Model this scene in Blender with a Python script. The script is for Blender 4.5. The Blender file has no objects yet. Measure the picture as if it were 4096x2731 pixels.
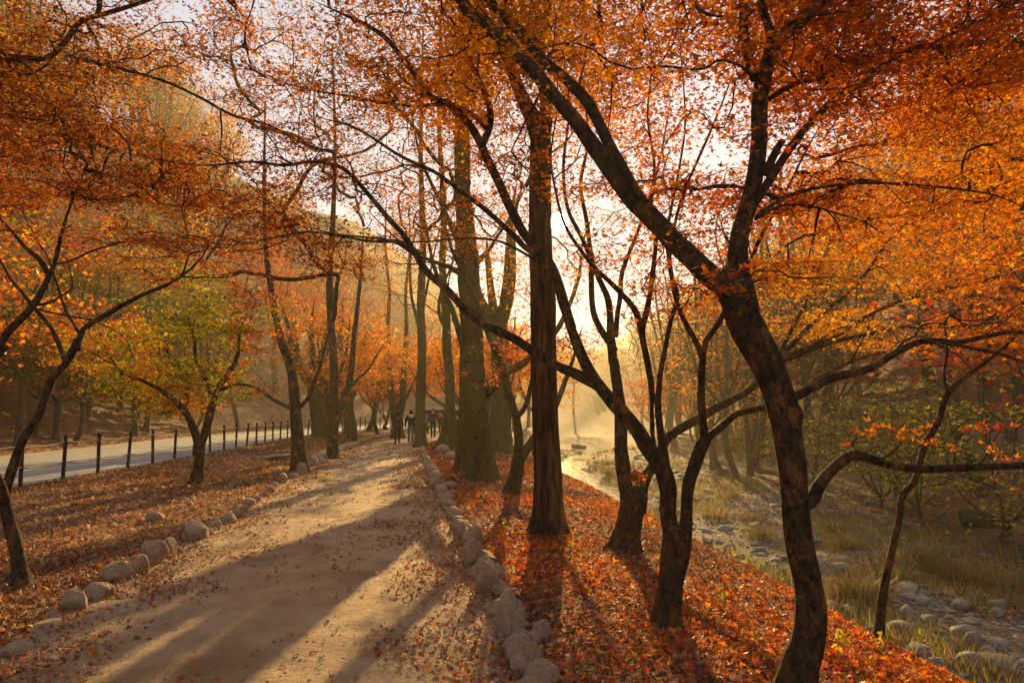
import bpy, math, random, time
import numpy as np
from mathutils import Vector, Matrix

T0 = time.time()
rng = np.random.default_rng(7)
random.seed(7)
SC = bpy.context.scene
COL = SC.collection

# ------------------------------------------------------------------ camera
EYE = np.array([0.0, 0.0, 1.6])
FPX = 24.0 / 36.0 * 4096.0            # focal length in photograph pixels
CX, CY = 2048.0, 1365.5
HORIZON = 1654.0
PITCH = math.atan((HORIZON - CY) / FPX)
cam_d = bpy.data.cameras.new('camera')
cam_d.lens = 24.0; cam_d.sensor_width = 36.0
cam_d.clip_start = 0.05; cam_d.clip_end = 3000.0
cam = bpy.data.objects.new('camera', cam_d); COL.objects.link(cam)
cam.location = EYE; cam.rotation_euler = (math.radians(90) + PITCH, 0, 0)
SC.camera = cam
CP, SP = math.cos(PITCH), math.sin(PITCH)

def ray(nx, ny):
    a = (nx - CX) / FPX; b = (CY - ny) / FPX
    return np.array([a, CP - b * SP, SP + b * CP])

def at(nx, ny, Y):
    """a photograph pixel at world depth Y (metres ahead)"""
    d = ray(nx, ny)
    return EYE + d * (Y / d[1])

# ------------------------------------------------------------------ sky, sun, exposure
SUN = ray(2236, 888); SUN = SUN / np.linalg.norm(SUN)
ELEV = math.asin(SUN[2]); AZ = math.atan2(SUN[0], SUN[1])
world = bpy.data.worlds.new('World'); SC.world = world; world.use_nodes = True
wn, wl = world.node_tree.nodes, world.node_tree.links
wn.clear()
w_out = wn.new('ShaderNodeOutputWorld'); w_bg = wn.new('ShaderNodeBackground')
sky = wn.new('ShaderNodeTexSky'); sky.sky_type = 'NISHITA'; sky.sun_disc = False
sky.sun_elevation = ELEV; sky.sun_rotation = AZ
sky.altitude = 100; sky.air_density = 1.0; sky.dust_density = 3.5; sky.ozone_density = 1.5
hs = wn.new('ShaderNodeHueSaturation'); hs.inputs['Saturation'].default_value = 0.5
# sky brightness flattened by an added gamma, for stronger fill light in the shade
gm = wn.new('ShaderNodeGamma'); gm.inputs['Gamma'].default_value = 0.08
wl.new(sky.outputs[0], gm.inputs['Color']); wl.new(gm.outputs[0], hs.inputs['Color'])
hs.inputs['Value'].default_value = 1.85
# the sun's disc with its narrow aureole (sun_disc is off in the sky texture)
geo = wn.new('ShaderNodeNewGeometry')
dot = wn.new('ShaderNodeVectorMath'); dot.operation = 'DOT_PRODUCT'
dot.inputs[1].default_value = tuple(-SUN)
wl.new(geo.outputs['Incoming'], dot.inputs[0])
ramp = wn.new('ShaderNodeMapRange')
ramp.inputs['From Min'].default_value = math.cos(math.radians(0.80))
ramp.inputs['From Max'].default_value = math.cos(math.radians(0.55))
ramp.inputs['To Min'].default_value = 0.0; ramp.inputs['To Max'].default_value = 200.0
wl.new(dot.outputs['Value'], ramp.inputs['Value'])
disc = wn.new('ShaderNodeMixRGB'); disc.blend_type = 'MULTIPLY'; disc.inputs[0].default_value = 1.0
disc.inputs[1].default_value = (1.0, 0.86, 0.55, 1)
wl.new(ramp.outputs[0], disc.inputs[2])
addn = wn.new('ShaderNodeMixRGB'); addn.blend_type = 'ADD'; addn.inputs[0].default_value = 1.0
tint = wn.new('ShaderNodeMixRGB'); tint.blend_type = 'MULTIPLY'; tint.inputs[0].default_value = 1.0; tint.inputs[2].default_value = (0.93, 0.98, 1.14, 1)
wl.new(hs.outputs[0], tint.inputs[1]); wl.new(tint.outputs[0], addn.inputs[1]); wl.new(disc.outputs[0], addn.inputs[2])
wl.new(addn.outputs[0], w_bg.inputs['Color'])
w_bg.inputs['Strength'].default_value = 0.12
wl.new(w_bg.outputs[0], w_out.inputs['Surface'])

sun_d = bpy.data.lights.new('sun', 'SUN'); sun_d.energy = 5.0
sun_d.angle = math.radians(0.5); sun_d.color = (1.0, 0.68, 0.26)
sun = bpy.data.objects.new('sun', sun_d); COL.objects.link(sun)
sun.rotation_euler = Vector(SUN).to_track_quat('Z', 'Y').to_euler()
sun.location = (6, 60, 40)

SC.view_settings.view_transform = 'Standard'
SC.view_settings.look = 'None'
SC.view_settings.gamma = 1.0
SC.view_settings.use_curve_mapping = False
SC.view_settings.exposure = 1.45
HAZE_DENSITY = 0.0009
HAZE_G = 0.46

SC.render.engine = 'CYCLES'
cy = SC.cycles
cy.use_denoising = True
try:
    cy.denoiser = 'OPENIMAGEDENOISE'; cy.denoising_prefilter = 'ACCURATE'
    cy.denoising_input_passes = 'RGB_ALBEDO_NORMAL'
except Exception: pass
cy.max_bounces = 6; cy.diffuse_bounces = 4; cy.glossy_bounces = 2
cy.transmission_bounces = 3; cy.transparent_max_bounces = 4; cy.volume_bounces = 0
cy.caustics_reflective = False; cy.caustics_refractive = False
cy.sample_clamp_indirect = 4.0
cy.use_adaptive_sampling = False

# ------------------------------------------------------------------ helpers
def tag(o, label=None, cat=None, group=None, kind=None):
    if label: o['label'] = label
    if cat: o['category'] = cat
    if group: o['group'] = group
    if kind: o['kind'] = kind
    return o

def link(o, parent=None):
    COL.objects.link(o)
    if parent is not None: o.parent = parent
    return o

def empty(name, loc=(0, 0, 0), rz=0.0):
    o = bpy.data.objects.new(name, None); o.empty_display_size = 0.2
    COL.objects.link(o); o.location = loc; o.rotation_euler = (0, 0, rz)
    return o

def copy_tree(o, parent=None):
    c = o.copy(); COL.objects.link(c)
    c.parent = parent
    for ch in o.children: copy_tree(ch, c)
    return c

class MB:
    """collects polygons in numpy, makes ONE mesh object"""
    def __init__(s): s.v = []; s.f = []; s.c = []; s.n = 0
    def add(s, verts, faces, col=None):
        verts = np.asarray(verts, float).reshape(-1, 3)
        faces = np.asarray(faces, np.int64)
        s.v.append(verts); s.f.append(faces + s.n); s.n += len(verts)
        if col is not None:
            col = np.asarray(col, float)
            if col.ndim == 1: col = np.tile(col, (len(verts), 1))
            s.c.append(col)
    def mesh(s, name, mat=None, smooth=True, origin=None):
        me = bpy.data.meshes.new(name)
        if s.n == 0: return me
        v = np.concatenate(s.v)
        if origin is not None: v = v - np.asarray(origin, float)
        me.vertices.add(len(v)); me.vertices.foreach_set('co', v.astype(np.float32).ravel())
        loops = np.concatenate([f.ravel() for f in s.f])
        sizes = np.concatenate([np.full(len(f), f.shape[1], np.int32) for f in s.f])
        starts = np.concatenate([[0], np.cumsum(sizes)[:-1]]).astype(np.int32)
        me.loops.add(len(loops)); me.loops.foreach_set('vertex_index', loops.astype(np.int32))
        me.polygons.add(len(sizes)); me.polygons.foreach_set('loop_start', starts)
        me.polygons.foreach_set('use_smooth', np.full(len(sizes), smooth))
        if s.c:
            c = np.concatenate(s.c); c = np.concatenate([c, np.ones((len(c), 1))], 1)
            a = me.color_attributes.new('tint', 'FLOAT_COLOR', 'POINT')
            a.data.foreach_set('color', c.astype(np.float32).ravel())
        me.update(calc_edges=True)
        if mat: me.materials.append(mat)
        return me
    def build(s, name, mat=None, parent=None, smooth=True, origin=None):
        o = bpy.data.objects.new(name, s.mesh(name, mat, smooth, origin))
        return link(o, parent)

def hash3(ix, iy, iz):
    h = (ix * 374761393 + iy * 668265263 + iz * 2147483647 // 3) & 0xFFFFFFFF
    h = ((h ^ (h >> 13)) * 1274126177) & 0xFFFFFFFF
    h = h ^ (h >> 16)
    return (h & 0xFFFF) / 65535.0
def vnoise(p):
    p = np.asarray(p, float); i = np.floor(p).astype(np.int64); f = p - i
    f = f * f * (3 - 2 * f); r = 0
    for dx in (0, 1):
        for dy in (0, 1):
            for dz in (0, 1):
                w = (f[..., 0] if dx else 1 - f[..., 0]) * (f[..., 1] if dy else 1 - f[..., 1]) * (f[..., 2] if dz else 1 - f[..., 2])
                r = r + w * hash3(i[..., 0] + dx, i[..., 1] + dy, i[..., 2] + dz)
    return r * 2 - 1
def fbm(p, oct=3):
    p = np.asarray(p, float); r = 0; a = 1.0
    for k in range(oct): r = r + a * vnoise(p * 2 ** k + 17.3 * k); a *= 0.5
    return r
def n2(x, y, s, oct=3, seed=0.0):
    x = np.asarray(x, float); y = np.asarray(y, float)
    return fbm(np.stack([x * s, y * s, np.full(np.shape(x), seed)], -1), oct)

# ------------------------------------------------------------------ materials
def new_mat(name):
    m = bpy.data.materials.new(name); m.use_nodes = True
    nt = m.node_tree; nt.nodes.clear()
    out = nt.nodes.new('ShaderNodeOutputMaterial')
    return m, nt.nodes, nt.links, out

def node(ns, typ, **kw):
    n = ns.new(typ)
    for k, v in kw.items():
        if k in n.inputs.keys(): n.inputs[k].default_value = v
        else: setattr(n, k, v)
    return n

def ramp_node(ns, stops):
    r = ns.new('ShaderNodeValToRGB'); e = r.color_ramp.elements
    while len(e) > 1: e.remove(e[0])
    e[0].position = stops[0][0]; e[0].color = (*stops[0][1], 1)
    for p, c in stops[1:]:
        q = e.new(p); q.color = (*c, 1)
    return r

def coords(ns, ls, scale=(1, 1, 1), space='Object'):
    tc = ns.new('ShaderNodeTexCoord'); mp = ns.new('ShaderNodeMapping')
    mp.inputs['Scale'].default_value = scale
    ls.new(tc.outputs[space], mp.inputs['Vector'])
    return mp.outputs[0]

def mat_rough(name, stops, scale=3.0, detail=8, bump=0.4, bscale=20.0, rough=0.9, stretch=(1, 1, 1), spec=0.2, stops2=None, scale2=0.7, bdist=0.02, space='Object'):
    """two-scale noise colour with noise relief: soil, stone, bark, sand"""
    m, ns, ls, out = new_mat(name)
    b = node(ns, 'ShaderNodeBsdfPrincipled'); b.inputs['Roughness'].default_value = rough
    b.inputs['Specular IOR Level'].default_value = spec
    v = coords(ns, ls, stretch, space)
    n = node(ns, 'ShaderNodeTexNoise'); n.inputs['Scale'].default_value = scale; n.inputs['Detail'].default_value = detail
    n.inputs['Roughness'].default_value = 0.65
    ls.new(v, n.inputs['Vector'])
    r = ramp_node(ns, stops); ls.new(n.outputs['Fac'], r.inputs['Fac'])
    colour = r.outputs[0]
    if stops2:
        n3 = node(ns, 'ShaderNodeTexNoise'); n3.inputs['Scale'].default_value = scale2; n3.inputs['Detail'].default_value = 5
        ls.new(v, n3.inputs['Vector'])
        r2 = ramp_node(ns, [(stops2[0], (0, 0, 0)), (stops2[1], (1, 1, 1))])
        ls.new(n3.outputs['Fac'], r2.inputs['Fac'])
        mx = node(ns, 'ShaderNodeMixRGB'); mx.inputs[2].default_value = (*stops2[2], 1)
        ls.new(r2.outputs[0], mx.inputs[0]); ls.new(colour, mx.inputs[1]); colour = mx.outputs[0]
    ls.new(colour, b.inputs['Base Color'])
    nb = node(ns, 'ShaderNodeTexNoise'); nb.inputs['Scale'].default_value = bscale; nb.inputs['Detail'].default_value = 8
    nb.inputs['Roughness'].default_value = 0.7
    ls.new(v, nb.inputs['Vector'])
    bp = node(ns, 'ShaderNodeBump'); bp.inputs['Strength'].default_value = bump; bp.inputs['Distance'].default_value = bdist
    ls.new(nb.outputs['Fac'], bp.inputs['Height']); ls.new(bp.outputs[0], b.inputs['Normal'])
    ls.new(b.outputs[0], out.inputs['Surface'])
    return m

def mat_plain(name, col, rough=0.8, spec=0.3, metallic=0.0, var=0.15, scale=12.0):
    lo = tuple(c * (1 - var) for c in col); hi = tuple(min(1, c * (1 + var)) for c in col)
    return mat_rough(name, [(0.3, lo), (0.7, hi)], scale, 4, 0.15, 40, rough, spec=spec)

def mat_leaf(name, trans=0.5, gloss=0.03, gain=1.0):
    """thin leaf lit from both sides; colour per leaf in the 'tint' attribute"""
    m, ns, ls, out = new_mat(name)
    at_ = node(ns, 'ShaderNodeAttribute'); at_.attribute_name = 'tint'
    d = node(ns, 'ShaderNodeBsdfDiffuse'); t = node(ns, 'ShaderNodeBsdfTranslucent')
    g = node(ns, 'ShaderNodeBsdfGlossy'); g.inputs['Roughness'].default_value = 0.45
    g.inputs['Color'].default_value = (0.9, 0.85, 0.8, 1)
    hs_ = node(ns, 'ShaderNodeHueSaturation'); hs_.inputs['Saturation'].default_value = 1.05; hs_.inputs['Value'].default_value = 1.12 * gain
    ls.new(at_.outputs['Color'], d.inputs['Color'])
    ls.new(at_.outputs['Color'], hs_.inputs['Color']); ls.new(hs_.outputs[0], t.inputs['Color'])
    mx = node(ns, 'ShaderNodeMixShader'); mx.inputs[0].default_value = trans
    ls.new(d.outputs[0], mx.inputs[1]); ls.new(t.outputs[0], mx.inputs[2])
    mg = node(ns, 'ShaderNodeMixShader'); mg.inputs[0].default_value = gloss
    ls.new(mx.outputs[0], mg.inputs[1]); ls.new(g.outputs[0], mg.inputs[2])
    ls.new(mg.outputs[0], out.inputs['Surface'])
    return m

M = {}
M['leaf'] = mat_leaf('maple_leaf', 0.52)
M['litter'] = mat_leaf('fallen_leaf', 0.35, 0.035)
M['grass'] = mat_leaf('grass_blade', 0.45, 0.03)
def mat_bark(name, dark, mid, warm, moss, stretch, moss_amt, bdist, crack=0.0, spots=True, rings=0.0):
    """bark: dark ground, warm worn patches, moss, pale lichen spots, cracks and relief"""
    m, ns, ls, out = new_mat(name)
    b = node(ns, 'ShaderNodeBsdfPrincipled'); b.inputs['Roughness'].default_value = .88; b.inputs['Specular IOR Level'].default_value = .2
    v = coords(ns, ls, stretch); vr = coords(ns, ls, (1, 1, 1))
    def noise(sc, det, vec, ro=.65):
        n = node(ns, 'ShaderNodeTexNoise'); n.inputs['Scale'].default_value = sc; n.inputs['Detail'].default_value = det; n.inputs['Roughness'].default_value = ro
        ls.new(vec, n.inputs['Vector']); return n.outputs['Fac']
    def mixc(fac, a_, col):
        x = node(ns, 'ShaderNodeMixRGB'); ls.new(fac, x.inputs[0]); ls.new(a_, x.inputs[1]); x.inputs[2].default_value = (*col, 1); return x.outputs[0]
    def step(src, lo, hi):
        r = ramp_node(ns, [(lo, (0, 0, 0)), (hi, (1, 1, 1))]); ls.new(src, r.inputs['Fac']); return r.outputs[0]
    r = ramp_node(ns, [(.40, dark), (.52, mid), (.66, tuple(min(1, c * 1.8) for c in mid))]); n1 = noise(22, 10, v, .75); ls.new(n1, r.inputs['Fac'])
    c = mixc(step(noise(6.5, 10, v, .78), .52, .60), r.outputs[0], warm)
    c = mixc(step(noise(2.6, 7, vr, .7), .62 - moss_amt, .74 - moss_amt), c, moss)
    if spots: c = mixc(step(noise(17, 3, vr), .70, .74), c, (.26, .24, .18))
    c = mixc(step(noise(60, 3, v), .62, .72), c, tuple(x * .5 for x in dark))
    ls.new(c, b.inputs['Base Color'])
    bp = node(ns, 'ShaderNodeBump'); bp.inputs['Strength'].default_value = 1.0; bp.inputs['Distance'].default_value = bdist
    ad = node(ns, 'ShaderNodeMath', operation='ADD'); ls.new(n1, ad.inputs[0]); n4 = noise(70, 6, v, .7); ml = node(ns, 'ShaderNodeMath', operation='MULTIPLY'); ml.inputs[1].default_value = .5; ls.new(n4, ml.inputs[0]); ls.new(ml.outputs[0], ad.inputs[1])
    ls.new(ad.outputs[0], bp.inputs['Height']); ls.new(bp.outputs[0], b.inputs['Normal']); ls.new(b.outputs[0], out.inputs['Surface'])
    return m
M['bark'] = mat_bark('maple_bark', (.016, .011, .008), (.085, .050, .026), (.30, .140, .046), (.060, .055, .018), (1, 1, .62), .06, .06)
M['bark_moss'] = mat_bark('mossy_bark', (.035, .026, .014), (.095, .068, .034), (.19, .13, .065), (.112, .112, .024), (1, 1, .5), .19, .05)
M['bark_furrow'] = mat_bark('furrowed_bark', (.022, .014, .009), (.095, .060, .032), (.26, .145, .060), (.06, .058, .018), (1, 1, .13), -.02, .05, spots=False)
M['bark_grey'] = mat_rough('grey_bark', [(0.3, (0.05, 0.036, 0.024)), (0.7, (0.16, 0.115, 0.078))], 6.0, 6, 0.5, 14.0, 0.9, (1, 1, 0.4))
M['twig'] = mat_rough('twig_bark', [(0.3, (0.022, 0.014, 0.010)), (0.7, (0.075, 0.045, 0.026))], 14.0, 4, 0.2, 30.0, 0.85)
M['sand'] = mat_rough('packed_sand', [(0.28, (0.34, 0.23, 0.125)), (0.5, (0.47, 0.325, 0.185)), (0.75, (0.58, 0.42, 0.255))],
                      2.4, 15, 1.0, 16.0, 0.92, stops2=(0.50, 0.66, (0.30, 0.18, 0.085)), scale2=0.8, bdist=0.06)
M['soil'] = mat_rough('leafy_soil', [(0.3, (0.085, 0.045, 0.024)), (0.5, (0.19, 0.098, 0.050)), (0.72, (0.34, 0.185, 0.10))],
                      9.0, 12, 0.9, 22.0, 0.95, stops2=(0.46, 0.66, (0.23, 0.12, 0.065)), scale2=0.6, bdist=0.05)
M['asphalt'] = mat_rough('worn_asphalt', [(0.3, (0.18, 0.168, 0.152)), (0.7, (0.28, 0.262, 0.238))], 2.0, 10, 0.4, 60.0, 0.82, spec=0.35,
                      stops2=(0.5, 0.75, (0.19, 0.175, 0.155)), scale2=0.35)
M['road_paint'] = mat_plain('yellow_road_paint', (0.62, 0.36, 0.05), 0.7)
M['stone'] = mat_rough('granite_stone', [(0.28, (0.24, 0.17, 0.105)), (0.5, (0.42, 0.305, 0.195)), (0.74, (0.56, 0.43, 0.295))],
                      7.0, 12, 0.85, 30.0, 0.9, stops2=(0.56, 0.74, (0.22, 0.14, 0.075)), scale2=2.6, bdist=0.02)
M['river_stone'] = mat_rough('river_stone', [(0.28, (0.12, 0.11, 0.09)), (0.5, (0.235, 0.215, 0.18)), (0.74, (0.37, 0.345, 0.295))],
                      4.0, 10, 0.6, 18.0, 0.85, stops2=(0.55, 0.7, (0.15, 0.14, 0.085)), scale2=1.2, bdist=0.02)
M['dark_rock'] = mat_rough('dark_mossy_rock', [(0.3, (0.035, 0.03, 0.022)), (0.7, (0.11, 0.09, 0.06))], 4.0, 8, 0.7, 14.0, 0.9)
M['bed'] = mat_rough('stream_bed_gravel', [(0.3, (0.055, 0.040, 0.024)), (0.5, (0.115, 0.082, 0.052)), (0.72, (0.20, 0.15, 0.10))],
                      6.0, 12, 0.9, 18.0, 0.93, stops2=(0.48, 0.62, (0.13, 0.075, 0.038)), scale2=0.5, bdist=0.05)
M['post'] = mat_rough('dark_post_wood', [(0.3, (0.022, 0.012, 0.010)), (0.7, (0.06, 0.034, 0.026))], 8, 6, 0.4, 30, 0.7, (1, 1, 0.2))
M['rope'] = mat_plain('pale_rope', (0.58, 0.45, 0.29), 0.9)
# ------------------------------------------------------------------ lie of the land
def I(y, pts):
    return np.interp(y, [p[0] for p in pts], [p[1] for p in pts])
XL = [(-40, 1.5), (2, -3.0), (5.57, -3.6), (9.1, -4.3), (12.2, -4.75), (16.7, -5.6), (20, -6.1), (27.9, -7.05), (38, -8.2), (50, -8.8), (62, -8.6), (90, -5), (140, 8)]
XR = [(-40, 5.5), (2, 0.40), (4.7, 0.02), (8.4, -0.5), (11.4, -1.06), (19.3, -2.3), (26.4, -3.4), (34, -4.3), (46, -4.6), (62, -4.0), (90, 0), (140, 13)]
XC = [(-40, 6), (2, 2.75), (5.6, 2.6), (8.65, 2.35), (12.5, 1.95), (18, 1.4), (26, 0.5), (35, -0.3), (50, -0.6), (90, 4), (140, 17)]
XF = [(-40, -7.5), (0, -9.0), (8, -9.5), (15, -9.95), (25, -10.6), (35, -11.6), (46, -12.2), (58, -11.4), (75, -9.2), (100, -4), (140, 6)]
XS = [(-40, 6), (10, 5.6), (24, 4.4), (28, 4.15), (34, 3.8), (40, 3.4), (48, 4.5), (60, 7.5), (70, 9.6), (80, 11.5), (120, 18)]
def sstep(a, b, x):
    t = np.clip((x - a) / (b - a), 0, 1); return t * t * (3 - 2 * t)
def xl(y): return I(y, XL)
def xr(y): return I(y, XR)
def xc(y): return I(y, XC)
def xfence(y): return I(y, XF)
def zroad(y): return 0.10 + 0.006 * np.maximum(0, y - 12)
ROADW = 6.6
def h0(x, y):
    x = np.asarray(x, float); y = np.asarray(y, float)
    l, r, c, f = xl(y), xr(y), xc(y), xfence(y) - 0.25
    zr = zroad(y)
    rl = f - ROADW
    # path and verge
    bump = 0.05 * n2(x, y, 0.7, 3, 3.0)
    tv = np.clip((l - x) / np.maximum(0.5, l - f), 0, 1)
    verge = zr * sstep(0, 1, tv) + bump * sstep(0, 0.12, tv) * sstep(1, 0.85, tv) + 0.06 * sstep(0, .08, tv) * sstep(1, .6, tv)
    path = 0.012 * n2(x, y, 0.5, 2, 5.0)
    z = np.where(x < l, verge, path)
    # right bank, crest, fall to the bed
    tb = np.clip((x - r) / np.maximum(0.4, c - r), 0, 1)
    bank = 0.05 * sstep(0, .25, tb) - 0.16 * tb ** 2 + bump * 0.8 * sstep(0, .2, tb)
    z = np.where(x > r, bank, z)
    bedz = -1.72 + 0.004 * np.clip(y, 0, 80) + 0.05 * np.clip(x - c - 4.5, 0, 40) + 0.09 * n2(x, y, 0.9, 3, 9.0)
    ch = np.exp(-((x - I(y, XS)) / 1.15) ** 2) * 0.42 * sstep(18, 26, y)
    bedz = bedz - ch
    td = sstep(c - 0.1, c + 3.0, x)
    z = np.where(x > c - 0.1, (bank) * (1 - td) + bedz * td, z)
    # right hillside
    foot = 11.0 + 0.13 * np.clip(y, 0, 200)
    rh = np.clip(x - foot, 0, 400)
    z = z + np.where(rh > 0, 1.05 * np.sqrt(rh * rh + 16) - 1.05 * 4 + 1.1 * n2(x, y, 0.11, 3, 2.0) * sstep(0, 8, rh), 0)
    # road and left hillside
    z = np.where(x < f, zr + 0.0 * x, z)
    lh = np.clip(rl - 0.6 - x, 0, 400)
    z = z + np.where(lh > 0, 1.05 * (np.sqrt(lh * lh + 6) - math.sqrt(6)) + 1.0 * n2(x, y, 0.12, 3, 8.0) * sstep(0, 6, lh) + 0.10 * n2(x, y, 0.9, 2, 4.) * sstep(0, 1, lh), 0)
    # the valley closes far ahead
    z = z + 24.0 * sstep(95, 230, y) 
    return np.minimum(z, 44 + 3 * n2(x, y, 0.03, 2, 1.0))
def gh(x, y): return float(h0(np.array([x]), np.array([y]))[0])

_TS = np.concatenate([np.arange(1, 30, 0.1), np.arange(30, 220, 0.6)])
def G(nx, ny):
    """where the sight line through a photograph pixel meets the ground"""
    d = ray(nx, ny); ts = _TS
    for _ in range(3):
        p = EYE + ts[:, None] * d
        below = np.nonzero(p[:, 2] < h0(p[:, 0], p[:, 1]))[0]
        if len(below) == 0: return EYE + d * 60
        k = max(1, below[0]); ts = np.linspace(ts[k - 1], ts[k], 16)
    return EYE + d * ts[-1] if len(below) == 0 else p[below[0]]

def spaced(lo, hi, fine_lo, fine_hi, step, grow=1.09):
    a = list(np.arange(fine_lo, fine_hi, step)); s = step; x = a[-1]
    while x < hi: s *= grow; x += s; a.append(x)
    s = step; x = a[0]; b = []
    while x > lo: s *= grow; x -= s; b.append(x)
    return np.array(b[::-1] + a)
gx = spaced(-330, 330, -13, 14, 0.16); gy = spaced(-60, 460, 2.0, 34, 0.17, 1.06)
X, Y = np.meshgrid(gx, gy)
Z = h0(X, Y)
inside_path = (X > xl(Y) + 0.05) & (X < xr(Y) - 0.05)
inside_road = (X < xfence(Y) - 0.30) & (X > xfence(Y) - 0.25 - ROADW + 0.1)
Zt = Z - 0.05 * inside_path - 0.06 * inside_road
nx_, ny_ = len(gx), len(gy)
idx = np.arange(nx_ * ny_).reshape(ny_, nx_)
quads = np.stack([idx[:-1, :-1], idx[:-1, 1:], idx[1:, 1:], idx[1:, :-1]], -1).reshape(-1, 4)
mb = MB(); mb.add(np.stack([X, Y, Zt], -1).reshape(-1, 3), quads)
ground = mb.build('ground', M['soil'])
ground.data.materials.append(M['bed'])
xm = X[:-1, :-1].ravel() + 0.25 * n2(X[:-1, :-1].ravel(), Y[:-1, :-1].ravel(), 1.3, 2, 6.)
ym = Y[:-1, :-1].ravel()
mi = np.where((xm > xc(ym) + 1.1) & (xm < 9.5 + 0.13 * ym), 1, 0).astype(np.int32)
ground.data.polygons.foreach_set('material_index', mi)
tag(ground, kind='structure')

def strip(name, ys, left, right, zf, mat, cols, lift, wob=0.0):
    t = np.linspace(0, 1, cols); YY, TT = np.meshgrid(ys, t, indexing='ij')
    l = left(YY) + wob * n2(YY * 0 + 1, YY, 1.1, 3, 2.); r = right(YY) + wob * n2(YY * 0 + 5, YY, 1.1, 3, 7.)
    XX = l + (r - l) * TT; ZZ = zf(XX, YY) + lift
    i = np.arange(XX.size).reshape(XX.shape)
    q = np.stack([i[:-1, :-1], i[:-1, 1:], i[1:, 1:], i[1:, :-1]], -1).reshape(-1, 4)
    b = MB(); b.add(np.stack([XX, YY, ZZ], -1).reshape(-1, 3), q)
    return tag(b.build(name, mat), kind='structure')
ysn = np.concatenate([np.arange(-8, 2, .5), np.arange(2, 14, 0.06), np.arange(14, 40, 0.12), np.arange(40, 110, 0.8)])
path = strip('path', ysn, lambda y: xl(y) - 0.02, lambda y: xr(y) + 0.02, lambda x, y: 0.012 * n2(x, y, 0.5, 2, 5.0) + 0.016 * n2(x, y, 1.7, 3, 15.) + 0.010 * n2(x, y, 5.5, 2, 19.) - 0.006, M['sand'], 64, 0.010, 0.05)
ysr = np.concatenate([np.arange(-20, 40, 0.5), np.arange(40, 130, 1.0)])
road = strip('road', ysr, lambda y: xfence(y) - 0.25 - ROADW, lambda y: xfence(y) - 0.25, lambda x, y: zroad(y) + 0 * x, M['asphalt'], 6, 0.006)
line = strip('road_edge_line', ysr, lambda y: xfence(y) - 0.25 - ROADW + 0.45, lambda y: xfence(y) - 0.25 - ROADW + 0.60, lambda x, y: zroad(y) + 0 * x, M['road_paint'], 2, 0.010)

# stream water: a level sheet, the bed rises through it
m, ns, ls, out = new_mat('stream_water')
b = node(ns, 'ShaderNodeBsdfPrincipled'); b.inputs['Base Color'].default_value = (0.03, 0.032, 0.026, 1)
b.inputs['Roughness'].default_value = 0.07; b.inputs['IOR'].default_value = 1.33
b.inputs['Specular IOR Level'].default_value = 0.9
n = node(ns, 'ShaderNodeTexNoise'); n.inputs['Scale'].default_value = 3.2; n.inputs['Detail'].default_value = 4
bp = node(ns, 'ShaderNodeBump'); bp.inputs['Strength'].default_value = 0.5; bp.inputs['Distance'].default_value = 0.05
ls.new(coords(ns, ls, (1, 0.35, 1)), n.inputs['Vector']); ls.new(n.outputs['Fac'], bp.inputs['Height']); ls.new(bp.outputs[0], b.inputs['Normal'])
ls.new(b.outputs[0], out.inputs['Surface']); M['water'] = m
def wz(x, y): return -1.70 + 0.004 * np.clip(y, 0, 80) - 0.16 + 0 * x
water = strip('stream', np.arange(20, 95, 1.0), lambda y: I(y, XS) - 3.2, lambda y: I(y, XS) + 3.2, wz, M['water'], 8, 0.0)

# ------------------------------------------------------------------ leaves in bulk
def leaf_template(kind):
    if kind == 'star':
        n_ = 10
        ang = np.array([-90 + k * 36 for k in range(10)]) * math.pi / 180
        rad = np.array([0.22, 0.70, 0.36, 0.98, 0.42, 1.08, 0.42, 0.98, 0.36, 0.70])
        ang[1] -= 0.12; ang[9] += 0.12
    elif kind == 'hand':
        ang = np.array([-90, -20, 15, 48, 90, 132, 165, 200]) * math.pi / 180
        rad = np.array([0.25, 0.85, 0.36, 0.98, 1.08, 0.98, 0.36, 0.85]); rad[4] = 1.1
        rad[3] = 0.5; rad[5] = 0.5
        n_ = 8
    elif kind == 'tri':
        ang = np.array([-90, 5, 45, 90, 135, 175]) * math.pi / 180; rad = np.array([0.3, 1.0, 0.42, 1.12, 0.42, 1.0]); n_ = 6
    else:
        ang = np.array([-90, -10, 90, 190]) * math.pi / 180; rad = np.array([0.6, 0.8, 1.05, 0.8]); n_ = 4
    v = np.zeros((n_ + 1, 3)); v[1:, 0] = rad * np.cos(ang); v[1:, 1] = rad * np.sin(ang)
    v[1:, 2] = rad ** 2                                   # scaled by the cup of each leaf
    if kind == 'tri':
        v = v[1:]; f = np.array([[0, 1, 2], [0, 2, 4], [2, 3, 4], [0, 4, 5]])
    elif kind == 'far':
        v = v[1:]; f = np.array([[0, 1, 2], [0, 2, 3]])
    else:
        f = np.array([[0, 1 + k, 1 + (k + 1) % n_] for k in range(n_)])
    return v, f
TPL = {k: leaf_template(k) for k in ('star', 'hand', 'tri', 'far')}

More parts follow.
